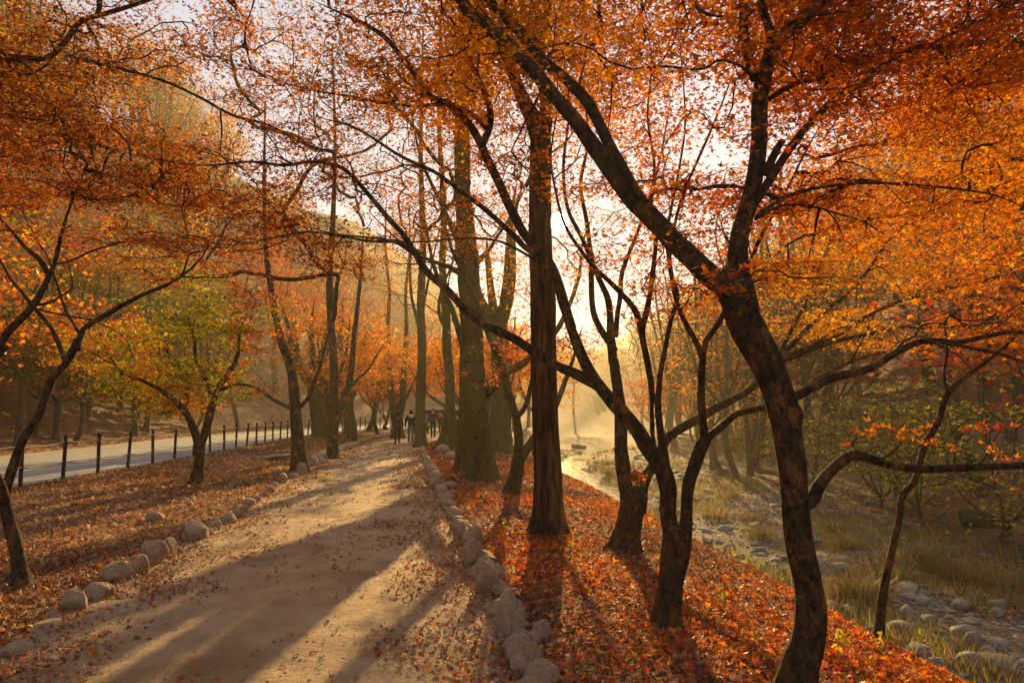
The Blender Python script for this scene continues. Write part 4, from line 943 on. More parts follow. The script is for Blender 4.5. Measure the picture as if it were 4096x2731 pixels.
for (tl, x, y, w, pal) in curl:
    q = at(*tp(tl, x, y), 4.0 + random.uniform(-.12, .2)); cp.append(q)
    b = MB(); r_ = w * TILE[tl][2] * 4.0 / FPX * .68
    leaf_batch(b, rng.normal(0, r_ * .45, (6, 3)) * np.array([1.3, 1, .5]), np.array([[.1, -.35, 1], [.4, -.6, 1], [-.3, -.5, 1.], [.6, -.4, .8], [-.6, -.5, .8], [0, -.9, .8]]), r_ * np.array([1, .9, .8, .8, .75, .7]), pick({pal: 2.5, 'orange': 1}, 6), 'star', (.45, .85))
    o = b.build('leaf', M['leaf'], t1.root, smooth=False); o.location = q - t1.base
t1.add_tips(np.array(cp) - np.array([0, 0, .012]), {'red': 1}, 0)
for t in near: t.finish()
print('near', [getattr(t, 'nleaves', 0) for t in near], time.time() - T0)
# ------------------------------------------------------------------ trees along the path, traced trunks
def trunk_tree(name, label, tile, pts, mat, extra=(), d=None, furrow=False, dd=0.0, sides=24, step=.06):
    g = G(*tp(tile, pts[0][0], pts[0][1])); D = d or g[1]
    t = Tree(name, label, (g[0], D, gh(g[0], D)), mat)
    t.plimb(tile, pts, D, D + dd, ground=True, name='trunk', step=step, leafy=False, sides=sides, furrow=furrow, amp=.05)
    for (tl, q, a, b) in extra: t.plimb(tl, q, D + a, D + b, step=.08)
    t.D = D; return t
def P3(x, y, D): return at(x * K, y * K, D)
def mass(x, y, D, rx, ry, rd, n, layers=5):
    """a foliage mass seen at (x, y), rx by ry picture units, at depth D"""
    c = P3(x, y, D); s = K * D / FPX
    return crown(c, (rx * s, rd, ry * s), n, layers, .1)

t4 = trunk_tree('pine_tree', 'straight dark trunk with deep vertical furrows on the right bank', 'E', [(975, 915, 150), (975, 800, 138), (975, 650, 134), (966, 450, 126), (960, 250, 125), (956, 50, 126), (955, -100, 126), (945, -290, 118), (942, -500, 114), (944, -740, 108), (948, -900, 100)], 'bark_furrow', furrow=True, sides=72, step=.035)
t4.plimb('B', [(965, 640, 98), (925, 520, 84), (880, 430, 74), (845, 340, 64), (790, 220, 56), (700, 50, 50), (640, -120, 42), (560, -400, 30), (540, -700, 16)], t4.D, t4.D + .6, furrow=True, sides=24)
t4.plimb('B', [(968, 640, 92), (990, 520, 72), (985, 420, 62), (960, 300, 54), (990, 120, 46), (1010, -60, 40), (1060, -350, 28), (1100, -700, 14)], t4.D, t4.D + .2, furrow=True, sides=24)
for (xx, yy, rx, ry, n_) in [(1120, 60, 170, 80, 85), (1300, 60, 170, 90, 90), (1050, 220, 130, 60, 45), (1400, 220, 150, 70, 55), (1520, 90, 120, 80, 45), (1150, -120, 260, 120, 90), (1400, -150, 200, 120, 60)]:
    t4.add_tips(mass(xx, yy, t4.D + .6, rx, ry, 1.6, n_), {'orange': 2.5, 'rust': 1.2, 'amber': 2}, 40, .040, .2, .2, 'tri')
t4.finish(twig_r=.003, min_r=.003)

t5 = trunk_tree('maple_tree', 'small crooked maple between the mossy trunk and the furrowed trunk', 'E', [(818, 740, 72), (838, 650, 66), (850, 565, 62)], 'bark_moss', sides=14)
for q in [[(850, 590, 50), (843, 430, 42), (805, 300, 40), (782, 200, 36), (742, 100, 33), (700, 0, 30), (640, -160, 24), (560, -320, 16), (520, -480, 8)], [(850, 590, 52), (890, 535, 46), (930, 480, 42), (990, 400, 34), (1040, 280, 26), (1090, 140, 18), (1130, 0, 9)], [(845, 400, 30), (880, 350, 26), (905, 250, 22), (925, 120, 17), (960, -60, 9)]]:
    t5.plimb('E', q, t5.D, t5.D + 1.0, step=.08)
for (xx, yy, rx, ry, n_, pl) in [(1170, 800, 70, 30, 30, {'scarlet': 1, 'red': 1, 'orange': 1}), (1330, 790, 110, 40, 55, {'red': 2, 'orange': 2, 'scarlet': 1}), (1120, 860, 60, 40, 25, {'orange': 1, 'red': 1}), (1250, 660, 140, 60, 60, {'orange': 2, 'amber': 1}), (1060, 560, 120, 60, 50, {'orange': 2, 'red': 1, 'amber': 1})]:
    t5.add_tips(mass(xx, yy, t5.D + .6, rx, ry, 1.4, n_), pl, 16, .042, .22, .25, 'tri')
t5.finish(twig_r=.003, min_r=.0028)

t6 = trunk_tree('large_tree', 'broad mossy green trunk right of the path, widest of all', 'E', [(687, 680, 135), (682, 600, 128), (670, 480, 122), (655, 300, 116), (646, 100, 112), (640, -60, 110), (630, -200, 108), (622, -330, 104), (612, -480, 88), (600, -620, 76), (592, -900, 56), (600, -1200, 40), (590, -1600, 20)], 'bark_moss', d=None, sides=32,
                extra=[('E', [(700, 300, 60), (740, 265, 48), (800, 205, 44), (870, 165, 40), (960, 90, 34), (1040, -20, 26), (1110, -200, 17), (1130, -360, 10), (1190, -520, 5)], 0, 1.5), ('J', [(1480, 480, 90), (1600, 380, 70), (1720, 250, 50), (1800, 120, 40), (1950, -100, 28), (2100, -400, 14)], 0, -1), ('J', [(1440, 520, 80), (1300, 440, 60), (1180, 400, 48), (950, 300, 34), (700, 100, 22), (450, -150, 10)], 0, 1), ('J', [(1440, 300, 90), (1350, 80, 70), (1200, -250, 52), (1000, -700, 34), (900, -1200, 16)], 0, 1)])
t6b = trunk_tree('tall_tree', 'narrower mossy trunk close behind the broad mossy one', 'E', [(595, 637, 64), (603, 500, 56), (610, 350, 52), (612, 150, 50), (620, -100, 46), (610, -400, 40), (625, -750, 30), (600, -1150, 20), (610, -1600, 9)], 'bark_moss', sides=18,
                 extra=[('E', [(612, 120, 36), (560, -60, 28), (480, -250, 20), (430, -500, 10)], 0, 1.5)])
t8 = trunk_tree('tall_tree', 'trunk with wide flared foot standing where the path bends', 'E', [(530, 548, 96), (538, 470, 66), (546, 380, 54), (548, 250, 48), (535, 100, 44), (530, -60, 42), (515, -250, 36), (520, -500, 30), (500, -900, 20), (510, -1400, 8)], 'bark_moss', sides=20,
                extra=[('J', [(1240, 1050, 50), (1190, 880, 40), (1230, 650, 34), (1330, 400, 26), (1400, 100, 14)], 0, 1)])
orange_ = {'orange': 3, 'amber': 1.6, 'red': .6}; amber_ = {'amber': 3, 'orange': 2, 'yellow': .7}
t7 = trunk_tree('tall_tree', 'pale straight trunk standing at the edge of the sandy path by the walkers', 'E', [(418, 532, 58), (418, 450, 50), (418, 350, 48), (421, 250, 48), (425, 100, 44), (420, -100, 40), (430, -350, 34), (420, -750, 24), (430, -1300, 8)], 'bark_moss', sides=18,
                extra=[('J', [(1014, 1290, 50), (975, 1050, 42), (900, 700, 36), (900, 300, 26), (1000, -100, 12)], 0, 2), ('J', [(1012, 1150, 46), (1030, 850, 36), (1110, 450, 26), (1200, 0, 11)], 0, -1)])
t9 = trunk_tree('large_tree', 'leaning trunk left of the path with sunlit edge and two mossy boughs', 'Z', [(770, 1270, 176), (768, 1100, 160), (758, 900, 150), (742, 700, 140), (725, 480, 124), (700, 250, 112), (660, 100, 104), (600, -60, 98), (540, -300, 90), (480, -650, 76), (430, -1050, 60), (410, -1700, 42), (420, -2600, 18)], 'bark', sides=26,
                extra=[('Z', [(690, 600, 56), (640, 585, 50), (560, 545, 46), (480, 500, 44), (400, 440, 42), (300, 395, 38), (180, 330, 28), (60, 290, 14)], 0, .8), ('Z', [(770, 600, 62), (830, 550, 52), (890, 460, 48), (930, 330, 44), (1000, 160, 38), (1050, -50, 30), (1130, -300, 18)], 0, -.8)])
t10 = trunk_tree('tall_tree', 'straight brown trunk left of the path with a second stem rising from it', 'Z', [(1127, 1130, 124), (1127, 1000, 120), (1132, 800, 120), (1138, 600, 108), (1140, 400, 102), (1140, 200, 100), (1128, 0, 92), (1110, -250, 88), (1095, -550, 84), (1100, -900, 74), (1130, -1400, 60), (1150, -2200, 40), (1120, -3200, 16)], 'bark', furrow=True, sides=40,
                 extra=[('Z', [(1170, 760, 90), (1215, 600, 84), (1255, 480, 80), (1305, 320, 76), (1330, 120, 70), (1345, -100, 64), (1380, -400, 54), (1420, -800, 38), (1450, -1300, 18)], 0, .8), ('Z', [(1300, 400, 40), (1400, 290, 34), (1500, 200, 30), (1570, 80, 22), (1660, -60, 11)], .4, 2)])
for t, (sx, sy), big in ((t6, (1080, 300), 1.4), (t6b, (1050, 380), 1), (t8, (1000, 560), 1), (t7, (960, 580), 1), (t9, (600, 420), 1), (t10, (780, 380), 1)):
    D = t.D
    for k in range(17):
        xx = sx + random.gauss(0, 140); yy = sy + random.uniform(-430, 230)
        pl = random.choice([{'orange': 2, 'rust': 1}, {'rust': 2, 'brown': 1, 'orange': 1}, {'red': 1.5, 'orange': 2}, {'amber': 1, 'orange': 2}])
        t.add_tips(mass(xx, yy, D + random.uniform(-1, 2), 85 * big, 42 * big, 1.6, 34), pl, 11, .050, .24, .3, 'tri')
    t.finish(twig_r=.0042, min_r=.0042, maxr=.06)

# small many-coloured maple on the left verge
g11 = G(*tp('D', 865, 695)); D11 = g11[1]
t11 = Tree('small_maple', 'small forked maple with green, orange and red leaves on the left verge', (g11[0], g11[1], gh(g11[0], g11[1])))
t11.plimb('D', [(862, 697, 56), (868, 640, 48), (876, 570, 46), (878, 512, 46)], D11, ground=True, name='trunk', leafy=False, sides=16)
for q, a in [([(872, 525, 40), (850, 460, 37), (828, 405, 34), (800, 365, 32), (740, 310, 26), (640, 250, 18), (520, 210, 9)], -.8), ([(880, 525, 40), (905, 450, 40), (930, 350, 38), (955, 280, 34), (1000, 215, 28), (1040, 140, 22), (1052, 30, 14), (1090, -60, 7)], .5), ([(935, 330, 26), (900, 240, 24), (860, 150, 20), (850, 50, 15), (800, -80, 8)], .9), ([(810, 370, 22), (825, 280, 20), (770, 160, 16), (680, 60, 9)], 1.2), ([(950, 290, 20), (1040, 260, 15), (1120, 270, 8)], -.5)]:
    t11.plimb('D', q, D11, D11 + a)
def col11(p, N):
    rel = p - EYE; zc = rel[:, 1] * CP + rel[:, 2] * SP; x = (CX + rel[:, 0] / zc * FPX) / K; y = (CY - (rel[:, 2] * CP - rel[:, 1] * SP) / zc * FPX) / K
    nz = vnoise(p * 1.6 + 3); out = pick({'lime': 3, 'olive': 1.5, 'green': .8, 'orange': .5, 'yellow': .6}, N)
    a = (x > 520) & (nz > -.15); out[a] = pick({'red': 2, 'scarlet': 1.2, 'orange': 2}, int(a.sum()))
    b = (nz > .30) & ~a; out[b] = pick({'amber': 2, 'orange': 1.5, 'yellow': .8}, int(b.sum()))
    c = (x < 420) & (nz < -.3); out[c] = pick({'green': 3, 'lime': 1, 'olive': 1}, int(c.sum()))
    return out
for (xx, yy, rx, ry, n_) in [(300, 790, 120, 45, 110), (430, 740, 130, 50, 120), (540, 760, 110, 55, 100), (380, 860, 130, 40, 110), (480, 860, 110, 45, 90), (560, 900, 50, 28, 30), (420, 925, 100, 30, 80), (320, 900, 110, 30, 80), (380, 945, 60, 16, 30), (230, 840, 80, 40, 70), (470, 660, 110, 45, 70), (600, 700, 80, 40, 50)]:
    t11.add_tips(mass(xx, yy, D11 + .2, rx, ry, 1.3, n_, 3), col11, 19, .050, .18, .28, 'tri')
t11.finish(twig_r=.0026, min_r=.0026, carve=False)

# slender sapling on the slope at right
g13 = G(*tp('F', 1005, 1390)); D13 = g13[1]
t13 = Tree('sapling', 'slender bare sapling leaning right on the bank slope', (g13[0], g13[1], gh(g13[0], g13[1])))
t13.plimb('F', [(1003, 1392, 46), (1012, 1250, 40), (1030, 1130, 38), (1052, 1030, 35), (1090, 860, 30), (1105, 750, 30), (1160, 680, 30), (1200, 545, 28), (1262, 425, 26), (1308, 300, 26), (1400, 215, 22), (1500, 140, 18), (1570, 80, 13), (1640, 0, 8)], D13, D13, ground=True, name='trunk', sides=12, step=.03, leafy=False)
t13.plimb('F', [(1308, 310, 15), (1290, 230, 13), (1296, 170, 12), (1303, 100, 9), (1290, 0, 6)], D13, D13)
t13.plimb('F', [(1120, 752, 22), (1104, 742, 20), (1095, 725, 14)], D13, D13, name='dead_stub', leafy=False)
t13.add_tips(mass(2230, 720, D13, 80, 50, .4, 16), {'orange': 1}, 0); t13.finish()

# ------------------------------------------------------------------ grown trees: verge, far bank, hillsides
def grow_tree(name, label, base, H, spread, pal, seed, n_tips=160, leaves=9, lsize=.07, mat='bark_grey', fork=.3, limbs=4, lean=(0, 0), r=None, crown_lo=.35, layers=6, group=None, kind='far', lspread=.3, tip_r=.008, carve=True, cat='tree', sides=10):
    global rng
    keep_rng = rng; rng = np.random.default_rng(seed)
    b = np.asarray(base, float); t = Tree(name, label, b, mat, group, cat)
    r = r or H * .017 + .02
    lean = np.array([lean[0], lean[1], 0.]) * H
    top = b + lean + np.array([0, 0, H])
    fz = b + lean * fork * .8 + np.array([rng.normal(0, .03) * H, rng.normal(0, .03) * H, H * fork])
    mid = (b + fz) / 2 + rng.normal(0, .015 * H, 3) * np.array([1, 1, 0])
    t.limb([b - np.array([0, 0, .3]), b + np.array([0, 0, .03 * H]), mid, fz], [r * 1.5, r * 1.15, r, r * .9], name='trunk', leafy=False, sides=sides, step=max(.15, H * .03))
    for k in range(limbs):
        a = 2 * math.pi * (k + rng.uniform(-.3, .3)) / limbs; rad = spread * rng.uniform(.45, .9); zz = H * rng.uniform(.72, 1.0) if k else H * .98
        if k == 0: rad *= .3
        e = b + lean * .9 + np.array([math.cos(a) * rad, math.sin(a) * rad, zz])
        c1 = fz + (e - fz) * .35 + np.array([math.cos(a), math.sin(a), 0]) * rad * .12 + np.array([0, 0, -H * .03]); c2 = fz + (e - fz) * .7 + np.array([0, 0, H * .02]) + rng.normal(0, .02 * H, 3)
        rr = r * (.85 if k == 0 else .62); t.limb([fz - (c1 - fz) * .1, c1, c2, e], [rr, rr * .75, rr * .5, rr * .15], sides=max(5, sides - 3), step=max(.15, H * .04))
    ctr = b + lean * .75 + np.array([0, 0, H * (crown_lo + 1) / 2])
    t.add_tips(crown(ctr, (spread, spread, H * (1 - crown_lo) / 2), n_tips, layers, .25), pal, leaves, lsize, lspread, .35, kind)
    root = t.finish(twig_r=tip_r * .55, min_r=tip_r * .5, maxr=r * .5, carve=carve, sides=3)
    rng = keep_rng; t.H = H
    return root

def ground_at(x, y): return (x, y, gh(x, y))
# trees of the left verge and the bend, one by one (2352-wide picture coordinates of the foot)
orange = {'orange': 3, 'amber': 1.6, 'red': .6}; redm = {'red': 2, 'scarlet': 1.5, 'orange': 1.6}; amber = {'amber': 3, 'orange': 2, 'yellow': .7}
def foot(tl, x, y): g = G(*tp(tl, x, y)); return ground_at(g[0], g[1])
grow_tree('maple_tree', 'small leaning maple with bent trunk beyond the brown double-stemmed tree', foot('Z', 1352, 975), 5.2, 2.6, orange, 11, 150, 10, .075, 'bark_moss', .32, 4, (-.18, 0), .13, .4)
grow_tree('maple_tree', 'low forked maple just left of the bent maple by the fence', foot('Z', 1252, 890), 5.5, 2.6, orange, 12, 150, 10, .08, 'bark_grey', .22, 4, (-.05, 0), .15, .38)
grow_tree('maple_tree', 'leaning dark maple with spreading boughs halfway along the far fence', foot('Z', 1512, 850), 6.2, 3.6, redm, 13, 200, 10, .085, 'bark_grey', .33, 5, (.10, 0), .2, .42)
grow_tree('maple_tree', 'twin-stemmed shrubby maple near the walkers, left of the path', foot('Z', 1678, 832), 4.6, 2.2, redm, 14, 130, 9, .08, 'bark_grey', .12, 3, (0, 0), .13, .45)
grow_tree('large_tree', 'thick grey pollarded trunk between the two big left trunks', foot('Z', 1000, 925), 9.0, 3.4, orange, 15, 190, 8, .085, 'bark_moss', .3, 5, (0, 0), .40, .35)
grow_tree('large_tree', 'grey trunk half hidden behind the straight brown trunk', foot('Z', 1048, 915), 8.0, 3.0, amber, 16, 150, 8, .085, 'bark_grey', .35, 4, (.03, 0), .26, .4)
t16 = trunk_tree('large_tree', 'massive double trunk behind the walkers where the path bends', 'Y', [(560, 990, 205), (552, 820, 190), (548, 640, 200), (545, 540, 225), (545, 470, 150), (545, 430, 60)], 'bark_moss', sides=22, step=.12,
                 extra=[('Y', [(505, 600, 130), (478, 450, 130), (455, 300, 122), (440, 100, 112), (425, -200, 100), (400, -700, 80), (420, -1300, 60), (360, -2000, 40), (380, -2900, 16)], 0, 1), ('Y', [(590, 600, 130), (620, 450, 128), (635, 300, 120), (640, 100, 110), (650, -200, 96), (690, -700, 76), (680, -1300, 56), (740, -2000, 36), (720, -2900, 14)], 0, -1), ('Y', [(640, 420, 60), (690, 350, 52), (740, 250, 46), (800, 120, 40), (900, -100, 30), (1000, -500, 14)], 0, 1)])
for k in range(16):
    t16.add_tips(mass(930 + random.gauss(0, 110), 640 + random.uniform(-260, 180), t16.D + random.uniform(-2, 2), 60, 26, 2, 26), random.choice([orange_, amber_]), 10, .085, .34, .3, 'tri')
t16.finish(twig_r=.006, min_r=.006, maxr=.07)
grow_tree('maple_tree', 'leaning maple with thin stem crossing in front of the flared trunk', foot('E', 590, 492), 6.5, 3.6, {'orange': 3, 'amber': 1, 'red': .8}, 18, 220, 10, .075, 'bark_grey', .28, 4, (-.34, -.03), .19, .5)
grow_tree('tall_tree', 'dim trunk in the haze right of the broad mossy one', foot('E', 765, 560), 12.0, 3.4, {'orange': 2, 'amber': 1.5}, 19, 200, 7, .09, 'bark_moss', .45, 4, (.02, 0), .42, .4)
VERGE = [(-9.2, 47, 6, redm), (-7.6, 57, 8, orange), (-3.0, 52, 7, orange), (-1.6, 44, 8, amber), (-2.6, 62, 9, orange), (0.2, 66, 9, amber), (-8.9, 70, 9, redm), (-5.5, 78, 10, amber), (2.0, 84, 11, amber), (-1.5, 96, 11, orange), (-0.6, 34, 7, {'orange': 2, 'red': 1}), (-8.6, 33, 6.5, orange), (-9.4, 40, 7, amber), (-9.0, 52, 8, orange), (-2.4, 38, 6.5, orange), (1.5, 46, 8, {'amber': 2, 'olive': 1})]
WORDS = ['hazy orange maple far down the path behind the walkers', 'distant maple left of the far bend']
for k, (x, y, hh, pl) in enumerate(VERGE):
    grow_tree('maple_tree', 'hazy autumn maple at the far end of the path', ground_at(x, y), hh, hh * .5, pl, 40 + k, 260, 13, .10, 'bark_grey', .3, 5, (random.uniform(-.08, .08), 0), None, .36, group='maples at the far end of the path')

# leafy maples across the road, seen behind the left verge
ACROSS = [(60, 770, 24, 130, 55, {'amber': 2, 'yellow': 1, 'orange': 2}, 'yellow and orange maple across the road at the left edge'), (140, 850, 21, 150, 50, {'green': 3, 'plum': 1.5, 'olive': 1}, 'dark green and plum maple across the road at the left'), (330, 660, 30, 190, 75, {'lime': 2, 'olive': 1.5, 'orange': 1.2, 'amber': 1}, 'wide yellow-green maple across the road behind the small maple'),
          (120, 600, 34, 170, 70, {'scarlet': 2, 'red': 1, 'rust': 1}, 'pinkish red maple high across the road at the left'), (300, 520, 40, 170, 70, {'green': 2, 'olive': 2, 'rust': 1}, 'olive green tree on the slope behind the road'), (560, 620, 34, 150, 70, {'red': 2, 'orange': 2, 'scarlet': 1}, 'red-orange maple across the road behind the leaning trunk'), (680, 700, 40, 90, 60, {'scarlet': 3, 'red': 2}, 'scarlet maple across the road between the left trunks')]
for k, (xx, yy, D, rx, ry, pl, lb) in enumerate(ACROSS):
    while P3(xx, yy, D)[0] > float(xfence(D)) - ROADW - 1.6: D += .5
    c = P3(xx, yy, D); x0 = c[0]; sc = K * D / FPX; b = ground_at(x0, D); Hh = c[2] + ry * sc - b[2]; lo = max(.15, (c[2] - ry * sc - b[2]) / Hh)
    grow_tree('maple_tree', lb, b, Hh, rx * sc, pl, 140 + k, 330, 13, .085, 'bark_grey', max(.15, lo - .12), 6, (0, 0), .14, lo, 4, None, 'tri', .30, .010)
# prototypes for the hillsides; every copy is a tree of its own
def protos():
    P = {}
    P['bare'] = [grow_tree('bare_tree', '-', (0, 0, 0), 11 + k, 3.4, {'rust': 1, 'tan': 1}, 60 + k, 230, 2.2, .09, 'bark_grey', .3, 5, (random.uniform(-.1, .1), 0), .15, .25, 9, None, 'far', .3, .016, False) for k in range(3)]
    P['gold'] = [grow_tree('golden_tree', '-', (0, 0, 0), 12 + k, 3.4, {'amber': 2, 'tan': 2, 'rust': 1, 'yellow': .6}, 70 + k, 230, 9, .13, 'bark_grey', .4, 5, (0, 0), .17, .3, 8, None, 'far', .42, .014, False) for k in range(2)]
    P['maple'] = [grow_tree('hillside_maple', '-', (0, 0, 0), 6.5 + k, 3.2, [redm, orange, amber][k], 80 + k, 210, 10, .11, 'bark_grey', .28, 5, (0, 0), .10, .3, 5, None, 'far', .36, .012, False) for k in range(3)]
    P['green'] = [grow_tree('evergreen_tree', '-', (0, 0, 0), 9, 2.8, {'green': 3, 'olive': 1}, 90, 240, 11, .12, 'bark_grey', .3, 5, (0, 0), .16, .2, 7, None, 'far', .36, .012, False)]
    P['bush'] = [grow_tree('bush', '-', (0, 0, 0), 2.4 + .5 * k, 1.6, [{'lime': 1.5, 'olive': 3, 'yellow': .6}, {'olive': 2, 'tan': 1, 'lime': 1}, {'straw': 1, 'olive': 1, 'tan': 1}][k], 95 + k, 150, 9, .055, 'bark_grey', .1, 6, (0, 0), .035, .1, 5, None, 'tri', .22, .007, False, 'bush', 6) for k in range(3)]
    return P
PR = protos(); USED = set()
def place(kind, x, y, s=1.0, label='', group='', cat='tree', k=None):
    lst = PR[kind]; src = lst[(k if k is not None else random.randrange(len(lst))) % len(lst)]
    if src.name in USED: o = copy_tree(src)
    else: o = src; USED.add(src.name)
    o.location = (x, y, gh(x, y) - .05); o.rotation_euler = (0, 0, random.uniform(0, 6.28)); s *= random.uniform(.85, 1.2); o.scale = (s, s, s)
    return tag(o, label, cat, group)
LAB = {'bare': 'bare grey tree on the {}', 'gold': 'tall golden-leaved tree on the {}', 'maple': 'autumn maple on the {}', 'green': 'dark green leafy tree on the {}', 'bush': 'olive leafy bush at the foot of the {}'}
def forest(kinds, n, xr_, yr_, side, where, smin=.9, smax=1.25, mind=2.0):
    pts = []; tries = 0
    while len(pts) < n and tries < n * 60:
        tries += 1; y = random.uniform(*yr_); off = xr_[0] + (xr_[1] - xr_[0]) * random.random() ** 1.3
        x = (float(xfence(y)) - .25 - ROADW - off) if side < 0 else 11 + .13 * y + off
        if abs(x) > .80 * y + 4 or any((x - a) ** 2 + (y - b) ** 2 < mind ** 2 for a, b in pts): continue
        pts.append((x, y)); kd = random.choices(list(kinds), list(kinds.values()))[0]
        place(kd, x, y, random.uniform(smin, smax), LAB[kd].format(where), f'{kd} trees of the {where}', 'bush' if kd == 'bush' else 'tree')
forest({'maple': 3, 'green': 1.2, 'bare': .6}, 13, (1.0, 6), (12, 48), -1, 'left hillside foot', .75, 1.05, 1.8)
forest({'bare': 3, 'gold': 3, 'maple': 1.6, 'green': .6}, 72, (5, 55), (14, 110), -1, 'left hillside', 1.0, 1.45, 2.4)
forest({'bush': 4}, 26, (-2.5, 3), (12, 60), 1, 'right hillside', .9, 1.5, 1.3)
forest({'bare': 3, 'maple': 1.4, 'green': .5, 'gold': 2}, 20, (0, 8), (16, 70), 1, 'right hillside foot', 1.0, 1.4, 2.0)
forest({'bare': 3, 'gold': 3, 'maple': 1.6}, 64, (6, 55), (16, 120), 1, 'right hillside', 1.0, 1.5, 2.4)
for k in range(30):                                   # the wood along the far side of the stream, ahead
    y = random.uniform(30, 92); x = 7.0 + .11 * y + random.uniform(-1.0, 6.5)
    kd = random.choices(['bare', 'gold', 'maple'], [4, 2, 1.3])[0]; place(kd, x, y, random.uniform(.85, 1.25), LAB[kd].format('far side of the stream'), f'{kd} trees along the far side of the stream', 'tree')
n = 0
while n < 46:
    y = random.uniform(100, 200); x = random.uniform(-60, 80)
    kd = random.choices(['bare', 'gold', 'maple'], [3, 3, 1])[0]; place(kd, x, y, random.uniform(.8, 1.1), LAB[kd].format('slope closing the valley'), f'{kd} trees closing the valley', 'tree'); n += 1
for kd in PR:
    for r_ in PR[kd]:
        if r_.name not in USED: place(kd, -40 + 3 * random.random(), 60, 1, LAB[kd].format('left hillside'), f'{kd} trees of the left hillside')
# name the alike trees apart by their order across the view
NUM = ORD + ['thirty-first', 'thirty-second', 'thirty-third', 'thirty-fourth', 'thirty-fifth', 'thirty-sixth', 'thirty-seventh', 'thirty-eighth', 'thirty-ninth', 'fortieth']
groups = {}
for o in COL.objects:
    if o.parent is None and o.get('category') in ('tree', 'bush') and o.get('group'): groups.setdefault((o['group'], o['label']), []).append(o)
for (gname, lb), os_ in groups.items():
    os_.sort(key=lambda o: o.location.x / max(1.0, o.location.y))
    if 1 < len(os_) <= 40:
        for k, o in enumerate(os_): o['label'] = f'{lb}, {NUM[k]} from the left'
print('trees', time.time() - T0)
# ------------------------------------------------------------------ grass tufts and small weeds
def tuft_mesh(name, n, hgt, spread, pal, seed):
    r = np.random.default_rng(seed); mb = MB(); cols = pick(pal, n)
    for k in range(n):
        a = r.uniform(0, 6.28); q = r.uniform(0, spread) ; b0 = np.array([math.cos(a) * q * .5, math.sin(a) * q * .5, 0]); d = np.array([math.cos(a + r.normal(0, .4)), math.sin(a + r.normal(0, .4)), 0]); L = hgt * r.uniform(.6, 1.2); lean_ = r.uniform(.25, .95)
        w = .003 * (1 + hgt); s = np.array([-d[1], d[0], 0]) * w
        p1 = b0 + d * L * .22 * lean_ + np.array([0, 0, L * .5]); p2 = b0 + d * L * .62 * lean_ + np.array([0, 0, L * .80 ]); p3 = b0 + d * L * 1.0 * lean_ + np.array([0, 0, L * (.98 - .5 * lean_)])
        mb.add([b0 - s, b0 + s, p1 + s, p1 - s, p2 + s * .7, p2 - s * .7, p3], [[0, 1, 2], [0, 2, 3], [3, 2, 4], [3, 4, 5], [5, 4, 6]], cols[k])
    return mb.mesh(name, M['grass'], False)
tufts = [tuft_mesh('grass_tuft', 320, .30 + .07 * k, .75, {'olive': 3, 'tan': 2.5, 'green': .8}, k) for k in range(4)]
TU = [('F', 450, 850, 'grass tuft at left of the flat stones in the stream bed'), ('F', 300, 850, 'pale grass tuft behind the forked maple'), ('F', 480, 930, 'grass tuft just left of the front trunk'), ('F', 890, 1190, 'tall dense grass tuft right of the front trunk'), ('F', 940, 1180, 'grass tuft between the front trunk and the sapling'), ('F', 1000, 1120, 'grass tuft left of the slender sapling'),
      ('F', 850, 980, 'sunlit grass tuft behind the front trunk'), ('F', 1180, 1040, 'green grass patch right of the sapling'), ('F', 1260, 1080, 'low green grass right of the sapling'), ('F', 1340, 1090, 'green grass mid right of the stream bed'), ('F', 800, 920, 'small grass tuft right behind the front trunk'), ('F', 1100, 1060, 'grass tuft behind the sapling'),
      ('F', 1440, 1130, 'rough grass near the right edge'), ('F', 1560, 1150, 'rough grass tuft at the right edge'), ('F', 350, 760, 'hazy grass tuft behind the forked maple'), ('K', 300, 660, 'hazy grass tuft beyond the bright water'), ('K', 480, 720, 'dark tuft beside the bright water'), ('K', 580, 680, 'flowering grass clump behind the smooth mossy maple'), ('K', 620, 780, 'low grass at the edge of the bright water')]
for k, (tl, x, y, lb) in enumerate(TU):
    g = G(*tp(tl, x, y))
    for j in range(1):
        o = bpy.data.objects.new('grass_tuft', tufts[k % 4]); COL.objects.link(o); s = random.uniform(.8, 1.25); o.location = (g[0], g[1], gh(g[0], g[1]) - .02); o.scale = (s * 1.3, s * 1.3, s); o.rotation_euler = (0, 0, random.uniform(0, 6))
        tag(o, lb, 'grass', 'grass tufts of the stream bed')
# thin grass over the flats of the bed
mb = MB(); n = 0; tv = []
for k in range(14000):
    y = 7 * (60 / 7) ** rng.random(); x = float(xc(y)) + 3.2 + rng.random() * (5 + .08 * y)
    if float(vnoise(np.array([[x * .45, y * .3, 4.4]]))[0]) < .05: continue
    tv.append((x, y))
tv = np.array(tv); tz = h0(tv[:, 0], tv[:, 1]); cl = pick({'olive': 3, 'tan': 1.5, 'green': 1}, len(tv) * 3)
a = rng.uniform(0, 6.28, (len(tv), 3)); L = rng.uniform(.10, .30, (len(tv), 3))
for j in range(3):
    b0 = np.stack([tv[:, 0] + rng.normal(0, .05, len(tv)), tv[:, 1] + rng.normal(0, .05, len(tv)), tz], 1); d = np.stack([np.cos(a[:, j]), np.sin(a[:, j]), 0 * a[:, j]], 1); s = np.stack([-d[:, 1], d[:, 0], 0 * a[:, j]], 1) * .009
    tip = b0 + d * L[:, j:j + 1] * .6 + np.array([0, 0, 1]) * L[:, j:j + 1]
    V = np.stack([b0 - s, b0 + s, tip], 1).reshape(-1, 3); mb.add(V, np.arange(len(V)).reshape(-1, 3), np.repeat(cl[j * len(tv):(j + 1) * len(tv)], 3, 0))
tag(mb.build('grass', M['grass'], smooth=False), 'thin olive grass over the flats of the stream bed', 'grass', kind='stuff')
